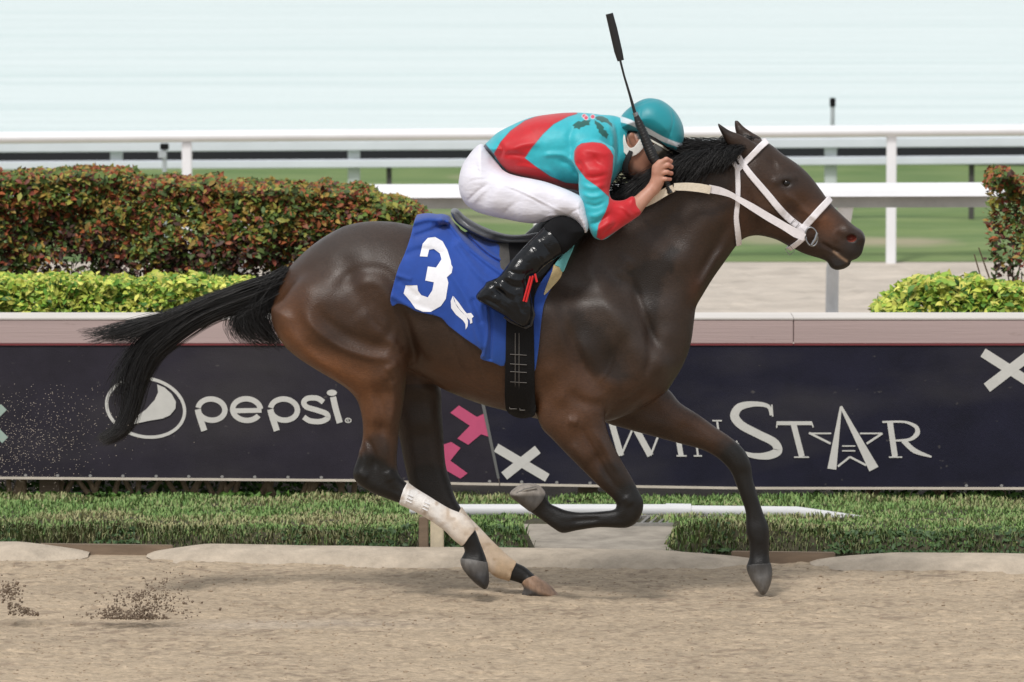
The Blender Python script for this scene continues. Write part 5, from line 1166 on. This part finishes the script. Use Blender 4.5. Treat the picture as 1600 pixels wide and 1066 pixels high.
# ------------------------------------------------------------------ the jockey
rider = empty('person', W1(840, 372, 0), 'jockey in red and turquoise silks, white breeches and turquoise helmet crouched on the galloping horse', 'person')
jk_t = [(756,231),(765,220),(778,208),(795,199),(812,191),(832,184),(856,180),(880,177.5),(905,177),(933,179.5),(950,184),(960,192),(967,206),(972,228),(973,255),(966,272),(958,284),(945,296),(920,300),(903,297),(880,293),(850,287),(820,279),(794,270),(778,256),(768,243)]
jk_t_c = [(775,235,0,.15,.07),(820,230,0,.165,.10),(870,230,0,.185,.12),(920,235,0,.20,.12),(950,240,0,.17,.09),(966,235,0,.11,.06)]
arm = [(902,231),(915,224),(930,221.5),(945,225),(957,234),(959,250),(957,268),(953,285),(951,300),(955,312),(966,315),(978,313),(989,308),(996,318),(1001,332),(988,343),(970,355),(955,366),(942,374),(930,371),(924,362),(917,344),(911,322),(906,300),(905,278),(899,260),(897,244)]
arm_c = [(928,240,-.20,.062,.06),(930,275,-.235,.055,.055),(932,320,-.25,.05,.05),(940,352,-.25,.05,.04),(970,333,-.235,.042,.045),(995,320,-.215,.036,.038)]
br_h = [(752,228),(742,234),(732,246),(722,262),(717,284),(719,302),(725,315),(735,325),(748,332),(770,338),(794,343),(815,347),(835,349),(850,346),(865,341),(880,338),(900,345),(914,364),(920,352),(917,335),(912,312),(895,301),(876,293),(853,285),(831,280),(810,276),(794,271),(783,262),(772,248),(762,237)]
br_c = [(750,250,-.055,.13,.11),(745,290,-.09,.11,.10),(790,305,-.15,.095,.08),(840,315,-.195,.08,.06),(885,325,-.235,.068,.05),(910,345,-.25,.06,.04)]
bt = [(866,342),(880,339),(897,345),(912,359),(905,372),(893,385),(880,396),(862,407),(848,418),(838,428),(826,432),(826,445),(829,462),(832,480),(831,496),(825,508),(817,511),(802,503),(790,494),(778,487),(762,478),(748,470),(744,463),(749,455),(755,449),(760,444),(774,437),(782,430),(791,418),(803,403),(820,385),(838,367),(852,353)]
bt_c = [(885,358,-.26,.062,.05),(862,378,-.30,.056,.055),(830,405,-.335,.05,.05),(805,432,-.355,.043,.045),(770,462,-.35,.042,.03),(800,470,-.355,.044,.04),(820,495,-.355,.04,.03)]
bt_rel = [([(785,428),(805,436),(825,435)],2.2,.006),([(783,434),(800,446),(820,448)],2,-.006),([(775,440),(790,452),(806,462)],2.2,.006),([(770,446),(785,458),(800,470)],2,-.006),([(790,420),(810,427),(826,424)],2.5,-.005),([(752,440),(765,440),(778,436)],2.5,.006),([(746,466),(770,480),(790,492),(815,508)],2.2,.005),([(752,462),(775,474),(800,490)],1.6,-.004),([(806,462),(810,480),(818,496)],2,.004),([(770,462),(782,470)],3,.004),([(842,375),(866,402)],1.2,-.003),([(830,383),(850,411)],1,-.003)]
head = [(968,207),(980,200),(1000,196),(1030,205),(1052,230),(1054,240),(1053,247),(1057,256),(1053,262),(1047,264),(1046,271),(1041,275),(1038,282),(1028,288),(1014,287),(1000,284),(988,281),(978,276),(970,265),(966,250),(964,235),(963,220)]
head_c = [(985,225,0,.075,.07),(1020,235,0,.078,.07),(1045,250,0,.05,.045),(1030,278,0,.045,.03),(985,262,0,.07,.05),(968,245,0,.075,.05)]
def addhand(g, sg):
    w_ = lambda x, y, Y_: W1(x, y, sg*abs(Y_))
    g.capsule(w_(994,322,.21), w_(1022,293,.18), .031, .023, .02)         # forearm
    g.capsule(w_(1022,293,.18), w_(1027,284,.178), .023, .024, .015, 1.1)   # wrist
    g.capsule(w_(1027,283,.182), w_(1027,262,.185), .0235, .021, .014, .9)  # palm
    g.capsule(w_(1028,268,.187), w_(1031,256,.19), .020, .017, .012, .9)
    for (x0, y0, x1, y1, x2, y2, r) in ((1031,255,1041,249,1048,252,.0092),(1034,262,1043,258,1049,261,.0095),(1034,271,1042,269,1049,271,.0090),(1033,280,1040,280,1047,280,.0080)):
        g.capsule(w_(x0,y0,.192), w_(x1,y1,.196), r*1.15, r*1.05, .005)       # knuckle to first joint
        g.capsule(w_(x1,y1,.196), w_(x2,y2,.178), r*1.05, r*.95, .003)
        g.capsule(w_(x2,y2,.178), w_(x2-6,y2+2,.150), r*.95, r*.85, .003)
    g.capsule(w_(1026,276,.165), w_(1034,262,.150), .013, .0105, .01)       # thumb
    g.capsule(w_(1034,262,.150), w_(1042,254,.152), .0105, .009, .004)
RG = ((-.24, -.45, 1.02), (.72, .45, 1.98))
B = Grid(*RG, .0045)
B.inflate(jk_t, jk_t_c, 0, grow=-.010); B.inflate(arm, arm_c, .02, mirror=True, grow=-.008)
B.inflate(br_h, br_c, .02, mirror=True, grow=-.010); B.inflate(bt, bt_c, .015, mirror=True, grow=-.008)
B.inflate(head, head_c, .012)
B.capsule(W1(950,235,0), W1(985,245,0), .07, .062, .02)
addhand(B, -1); addhand(B, 1)
B.capsule(W1(1052,249,0), W1(1059,258,0), .011, .014, .006)    # nose
B.carve(W1(1044,241,-.045), (.016,.014,.010), .006); B.carve(W1(1044,241,.045), (.016,.014,.010), .006)
for sg in (-1, 1):   # ear
    B.capsule(W1(986,213,sg*.081), W1(990,226,sg*.078), .015, .010, .006, .55); B.carve(W1(989,218,sg*.092), (.008,.007,.012), .004)
B.capsule(W1(1047,268,-.02), W1(1047,268,.02), .007, .007, .005); B.capsule(W1(1043,273,-.018), W1(1043,273,.018), .007, .007, .005)
Vb, Fb = surface(B, 1)
a_, b_ = proj(Vb)
skin = np.tile(SC((.33,.155,.10)), (len(Vb), 1)); hand_m = (a_ > 1012)*np.clip((a_-985)/30, 0, 1)*(b_ > 240)*(np.abs(Vb[:, 1]) > .12)
skin = skin*(1-hand_m[:, None]) + SC((.52,.27,.20))*hand_m[:, None]
fa = np.clip((310-0*a_)/310, 0, 1)*(np.abs(Vb[:, 1]) > .12)*(b_ > 240)
skin = np.where(fa[:, None] > .5, SC((.50,.255,.18)), skin)
kn = np.exp(-.5*(linedist(np.column_stack([a_, b_]), np.array([(1046,250),(1049,260),(1049,270),(1046,281)], float))/3)**2)*(np.abs(Vb[:, 1]) > .12)
skin = skin*(1-.4*kn[:, None]) + SC((.60,.23,.18))*.4*kn[:, None]
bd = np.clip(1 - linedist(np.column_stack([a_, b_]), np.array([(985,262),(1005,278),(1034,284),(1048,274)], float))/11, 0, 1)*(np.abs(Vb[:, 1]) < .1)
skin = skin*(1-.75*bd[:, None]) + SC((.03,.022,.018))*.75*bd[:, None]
hr = ((b_ < 212 + (a_-975)*.25) & (np.abs(Vb[:, 1]) < .1)) | ((a_ < 984) & (b_ < 222) & (np.abs(Vb[:, 1]) < .1) & (a_ > 962)); earm = (np.hypot((a_-988)/8, (b_-219)/12) < 1)
skin[hr & ~earm] = (.012,.010,.010); skin = skin*(1 + .06*vnoise(a_, b_, 31, 5, 5))[:, None]
m_skin = material('skin', (.4,.2,.13), .48, attr=True, bump=.08, bscale=500, sub=.12, dist=.003)
mesh_np('body', Vb, Fb, m_skin, rider, True, skin)
del B
# jacket
J = Grid((-.24, -.36, 1.32), (.60, .36, 1.98), .0036)
J.inflate(jk_t, jk_t_c, 0, grow=.002)
J.inflate(arm, arm_c, .018, mirror=True, grow=.003)
J.capsule(W1(955,212,0), W1(965,238,0), .078, .078, .02)
jrel = [([(905,300),(925,306),(948,300)],2.5,.005),([(903,285),(925,292),(950,285)],3,.006),([(902,270),(925,276),(952,270)],2.5,-.005),([(910,315),(930,320),(948,312)],2.2,-.005),([(915,335),(932,335),(950,325)],3,.006),([(918,350),(935,345),(955,330)],2.5,-.006),([(925,362),(942,352),(960,340)],3,.006),([(935,372),(950,358),(965,345)],2,-.004),
 ([(960,325),(975,330),(985,345)],2.5,-.003),([(970,320),(980,330),(990,340)],2,.003),([(900,262),(885,245),(865,242),(840,245)],3,.006),([(905,280),(890,258),(870,250)],3,-.006),([(880,292),(860,272),(845,262)],4,.005),([(895,240),(890,215),(900,195)],4,-.005),([(800,262),(820,262),(850,268)],3,.005),([(785,248),(800,242),(830,248)],3,-.005),([(790,240),(815,228),(850,226)],4,.005),
 ([(775,225),(785,235),(780,250)],2.5,-.004),([(765,232),(772,240),(775,250)],2,.004),([(948,190),(957,215),(958,240)],2.5,.005),([(962,195),(966,225),(964,262)],2.2,-.005),([(955,190),(962,225),(960,265)],2,.004),([(820,200),(850,195),(880,198)],6,.003),([(905,230),(925,236),(950,240)],3,.003),([(900,250),(910,262),(905,275)],3,-.006),([(925,240),(935,255),(950,260)],3,-.004)]
J.relief(jrel, -1, -.22)
# cut at the cuffs so that the wrists come out
Vj, Fj = surface(J, 1); a_, b_ = proj(Vj)
ZJ = lambda L: [(700 + x/5.33, 150 + y/5.33) for x, y in L]
TURQ, RED, NAVY, LEAF = SC(sc(44,176,190)), SC(sc(192,20,32)), SC((.012,.02,.05)), SC(sc(20,88,82))
cj = np.tile(TURQ, (len(Vj), 1)); near = Vj[:, 1] < .12
def paint(poly, color, soft=.55, msk=None, sm=1):
    global cj
    P = catmull(poly, 4) if sm > 1 else np.asarray(poly, float)
    d = inpoly(a_, b_, P); t = np.clip(.5 + d/(2*soft), 0, 1)
    if msk is not None: t = t*msk
    cj = cj*(1-t[:, None]) + SC(color)*t[:, None]
armmask = (linedist(np.column_stack([a_, b_]), np.array([(928,245),(928,300),(938,350),(998,318)], float)) < 40) & (Vj[:, 1] < -.12) & (inpoly(a_, b_, arm) > -6)
torsomask = ~((inpoly(a_, b_, arm) > -3) & (Vj[:, 1] < -.17))
bodyred = ZJ([(1075,150),(1000,172),(880,235),(790,320),(700,430),(640,518),(720,580),(850,670),(980,725),(1110,735),(1110,800),(980,770),(700,690),(500,640),(430,560),(380,485),(440,380),(520,290),(640,205),(720,175),(880,130),(1075,120)])
edge = np.abs(inpoly(a_, b_, bodyred))
paint(bodyred, RED, msk=torsomask.astype(float))
tt = np.clip(1-edge/.9, 0, 1)*torsomask*.6; cj = cj*(1-tt[:, None]) + NAVY*tt[:, None]
sl_red = ZJ([(1050,525),(1052,460),(1075,420),(1112,395),(1200,384),(1275,392),(1310,408),(1355,455),(1378,500),(1370,640),(1350,760),(1340,840),(1250,760),(1150,690),(1095,620),(1060,570)])
fm = ((Vj[:, 1] < -.13) & (inpoly(a_, b_, arm) > -4)).astype(float)
paint(sl_red, RED, msk=fm, sm=1)
cuff = [(989,300),(1004,336),(940,376),(932,371),(935,352),(946,332),(951,318),(952,306),(958,300)]
paint(cuff, RED, msk=fm)
far = Vj[:, 1] > .17
cj[far & (inpoly(a_, b_, [(x, y-8) for x, y in arm]) > -6)] = RED
for P_ in (sl_red, cuff):
    tt = np.clip(1-np.abs(inpoly(a_, b_, P_))/.8, 0, 1)*fm*.5; cj = cj*(1-tt[:, None]) + NAVY*tt[:, None]
for lf in ([(1035,245),(1065,222),(1085,208),(1110,215),(1140,195),(1165,205),(1190,198),(1178,222),(1180,245),(1150,245),(1130,258),(1105,262),(1095,280),(1070,268),(1048,272),(1050,255)],
           [(1220,200),(1240,215),(1262,225),(1285,245),(1300,262),(1295,280),(1318,290),(1325,310),(1338,320),(1330,335),(1322,358),(1300,340),(1285,335),(1270,315),(1255,305),(1255,280),(1238,270),(1235,245),(1222,230)],
           [(1225,178),(1255,168),(1290,170),(1305,180),(1330,190),(1345,215),(1365,230),(1370,262),(1350,245),(1325,225),(1300,218),(1280,222),(1260,205),(1240,200)]):
    paint(ZJ(lf), LEAF, .45, msk=(Vj[:, 1] < .05).astype(float))
for bx, by in ((1135,168),(1150,182),(1205,173)):
    d = np.hypot(a_-(700+bx/5.33), b_-(150+by/5.33)); tt = np.clip(4.2-d, 0, 1)*(Vj[:, 1] < .05); cj = cj*(1-tt[:, None]) + SC((.75,.7,.72))*tt[:, None]
    tt = np.clip(3.4-d, 0, 1)*(Vj[:, 1] < .05); cj = cj*(1-tt[:, None]) + SC((.66,.03,.09))*tt[:, None]
paint([(752,226),(757,223),(774,244),(772,249)], NAVY, .8)
cj = cj*(1 + .05*vnoise(a_, b_, 41, 12, 10))[:, None]
m_silk = material('silk_fabric', (.5,.5,.5), .5, attr=True, var=.05, vscale=45, bump=.22, bscale=45, sheen=.25, dist=.006, detail=5, spec=.4)
mesh_np('jacket', Vj, Fj, m_silk, rider, True, cj); del J
# breeches
K_ = Grid((-.25, -.37, 1.22), (.36, .37, 1.80), .004)
K_.inflate(br_h, br_c, 0, mirror=True, grow=.001)
K_.relief([(p_, w_*.8, a_*.6) for p_, w_, a_ in [([(728,318),(745,300),(765,285)],1.6,-.006),([(735,322),(752,303),(768,290)],2,.005),([(727,290),(740,282),(765,280)],1.6,-.004),([(760,245),(775,262),(795,272)],3,-.005),([(738,262),(760,268),(782,276)],2.5,.004),([(772,283),(820,300),(870,325),(900,340)],1.3,.004),([(776,287),(822,305),(868,330)],1.3,-.003),([(850,341),(862,335),(874,336)],2,.006),([(845,346),(858,338),(866,341)],1.6,-.006),([(880,342),(895,328),(912,322)],1.3,-.004),([(780,340),(800,320),(820,310)],3,-.003),([(905,310),(903,330),(912,350)],1.5,.004),([(742,252),(750,272),(770,283)],2,-.003)]], -1, -.2)
Vk, Fk = surface(K_, 1)
m_breech = material('white_breeches', (.74,.73,.81), .6, var=.03, vscale=12, bump=.35, bscale=22, sheen=.2, dist=.01, stretch=(1,1,2.5))
mesh_np('breeches', Vk, Fk, m_breech, rider, True); del K_
# boots, one on each side
m_patent = material('patent_leather', (.006,.007,.009), .16, attr=False, var=.25, vscale=50, bump=.45, bscale=40, spec=.32, dist=.007)
m_suede = material('black_suede', (.006,.006,.007), .9, spec=.2)
for sg in (-1, 1):
    g = Grid((-.18, -.43 if sg < 0 else .2, 1.02), (.34, -.2 if sg < 0 else .43, 1.52), .0035)
    g.inflate(bt, bt_c, 0, mirror=True, grow=.001)
    if sg < 0: g.relief(bt_rel, -1, -.35)
    Vt, Ft = surface(g, 1)
    bo = mesh_np('boot', Vt, Ft, m_patent, rider, True)
    shell(g, [[(849,354),(866,336),(884,336),(902,345),(918,358),(908,374),(893,388),(880,398),(874,380),(862,364)]], .003, -.30, 'knee_patch', m_suede, bo, fine=False, yr=(-.40,-.19) if sg < 0 else (.19,.40), inner=.01)
# helmet
hm = [(965,199),(967,189),(974,177),(989,164),(1003,156),(1016,153.5),(1031,156),(1046,165),(1058,178),(1066,193),(1069,208),(1068,220),(1065,232),(1058,239),(1050,238),(1041,234),(1031,227),(1021,221),(1012,216),(1004,212),(990,208),(977,206),(968,204)]
g = Grid((.37, -.15, 1.66), (.73, .15, 1.99), .0035)
g.inflate(hm, [(1000,185,0,.103,.085),(1035,190,0,.105,.09),(1050,215,0,.09,.07)], 0)
g.relief([([(992,168),(1012,160),(1030,156)],1,-.0015),([(1046,165),(1052,190),(1040,232)],1.0,-.002),([(1003,158),(1000,180),(1004,210)],1.0,-.0012)], 0, -.1)
Vh, Fh = surface(g, 1); a_, b_ = proj(Vh)
ch = np.tile(SC(sc(14,140,152)), (len(Vh), 1)); d = inpoly(a_, b_, catmull([(964,181),(985,187),(1010,199),(1035,213),(1056,222),(1070,226),(1071,233),(1056,229),(1034,221),(1008,207),(984,195),(964,189)], 3)); t = np.clip(.5+d/1.1, 0, 1)
ch = ch*(1-t[:, None]) + SC((.72,.76,.80))*t[:, None]
m_helm = material('helmet_cover', (.1,.5,.5), .42, attr=True, bump=.1, bscale=300, sheen=.2)
mesh_np('helmet', Vh, Fh, m_helm, rider, True, ch)
m_visor = material('dark_visor', (.02,.022,.025), .25, coat=.5)
vz = MB(); vp = [(1036,226),(1050,234),(1062,239),(1073,240)]
rows = []
for j in np.linspace(-1, 1, 13):
    for (x_, y_), e in zip(vp, (1,1,.85,.0)):
        rows.append(W1(x_ + (0 if e else -9*j*j), y_ + (0 if e else -1*j*j), .085*j*(1 if e else .8)))
vz.v = [tuple(p) for p in rows] + [tuple(p + [0,0,-.005]) for p in rows]; nv = len(rows)
for i in range(12):
    for q in range(3):
        a0 = i*4+q; vz.f += [(a0, a0+1, a0+5, a0+4), (nv+a0+4, nv+a0+5, nv+a0+1, nv+a0)]
for i in range(12): vz.f.append((i*4+3, nv+i*4+3, nv+i*4+7, i*4+7))
vz.build('visor', m_visor, rider, True)
# goggles: dark lens with a pale frame, strap under the helmet edge
B2 = Grid((.40, -.14, 1.60), (.73, .14, 1.84), .004); B2.inflate(head, head_c, 0)
m_lens = material('goggle_lens', (.05,.045,.035), .08, coat=1, coatr=.03)
shell(B2, [[(1022,224),(1036,229),(1048,237),(1054,243),(1050,250),(1040,252),(1028,247),(1021,238)]], .009, -.07, 'goggles', m_lens, rider)
shell(B2, [strip_px([(1006,213),(1022,222),(1038,231),(1052,240)], 3)], .012, -.07, 'goggle_frame', material('pale_frame', (.62,.6,.52), .5), rider)
m_cup = material('white_chin_harness', (.74,.72,.68), .6, bump=.2, bscale=200)
for yr_, nm in (((-.2, -.03), 'chin_harness'), ((.03, .2), 'chin_harness')):
    shell(B2, [catmull([(964,203),(973,206),(977,214),(979,224),(984,231),(990,230),(996,223),(1001,216),(1007,220),(1010,224),(1003,234),(994,242),(984,245),(976,240),(970,230),(966,218)], 2)], .009, -.075, nm, m_cup, rider, smooth=1, yr=yr_)
m_band = material('black_strap', (.010,.010,.011), .7)
shell(B2, [strip_px([(986,236),(981,248),(977,260),(979,272)], [6,9,9,8])], .014, -.08, 'chin_strap', m_band, rider, yr=(-.2, -.01))
del B2
# lapel knot of white stuff under the chin
# ------------------------------------------------------------------ whip
whip = empty('riding_whip', W1(1021, 250, -.18), 'black riding whip held upright in the jockey near hand, flat tip raised', 'whip')
m_whip = material('whip_black', (.012,.012,.013), .35, var=.2, vscale=80, bump=.2, bscale=200)
P3 = lambda x, y, Y_=-.18: W1(x, y, Y_)
MB().tube([P3(969,94), P3(975,118), P3(984,148), P3(993,180)], [.0045,.0042,.005,.007], 8).build('shaft', m_whip, whip, True)
MB().tube([P3(947,22), P3(952,21.5), P3(958,45), P3(966,80), P3(970,95)][1:], [.005,.0055,.0055,.0045], 12, flat=2.9).build('flap', m_whip, whip, True)
MB().tube([P3(992,176), P3(994,182)], [.011,.011], 10).build('collar', m_buckle, whip, True)
gp = [P3(993,178), P3(998,192), P3(1006,212), P3(1014,232), P3(1020,246), P3(1030,262,-.172), P3(1040,281,-.165), P3(1049,302,-.175)]
MB().tube(gp, [.009,.0155,.0185,.020,.020,.016,.013,.014], 14).build('grip', m_whip, whip, True)
rr = []
for k_ in range(26):
    t = .12 + k_*.034; i = t*(len(gp)-1); i0 = min(int(i), len(gp)-2); c0 = gp[i0]*(1-(i-i0)) + gp[i0+1]*(i-i0); rad = np.interp(i, range(8), [.009,.0155,.0185,.020,.020,.016,.013,.014])
    ax = Vector(gp[i0+1]-gp[i0]).normalized(); u = ax.cross(Vector((0,1,0))).normalized(); q = ax.cross(u)
    rr.append([Vector(c0) + (u*math.cos(a)+q*math.sin(a))*(rad+.0006) + ax*.006*a/6.28 for a in np.linspace(0, 6.28, 15)])
mw = MB()
for r_ in rr: mw.tube(r_, .0016, 5, cap=False)
mw.build('grip_binding', m_whip, whip, True)
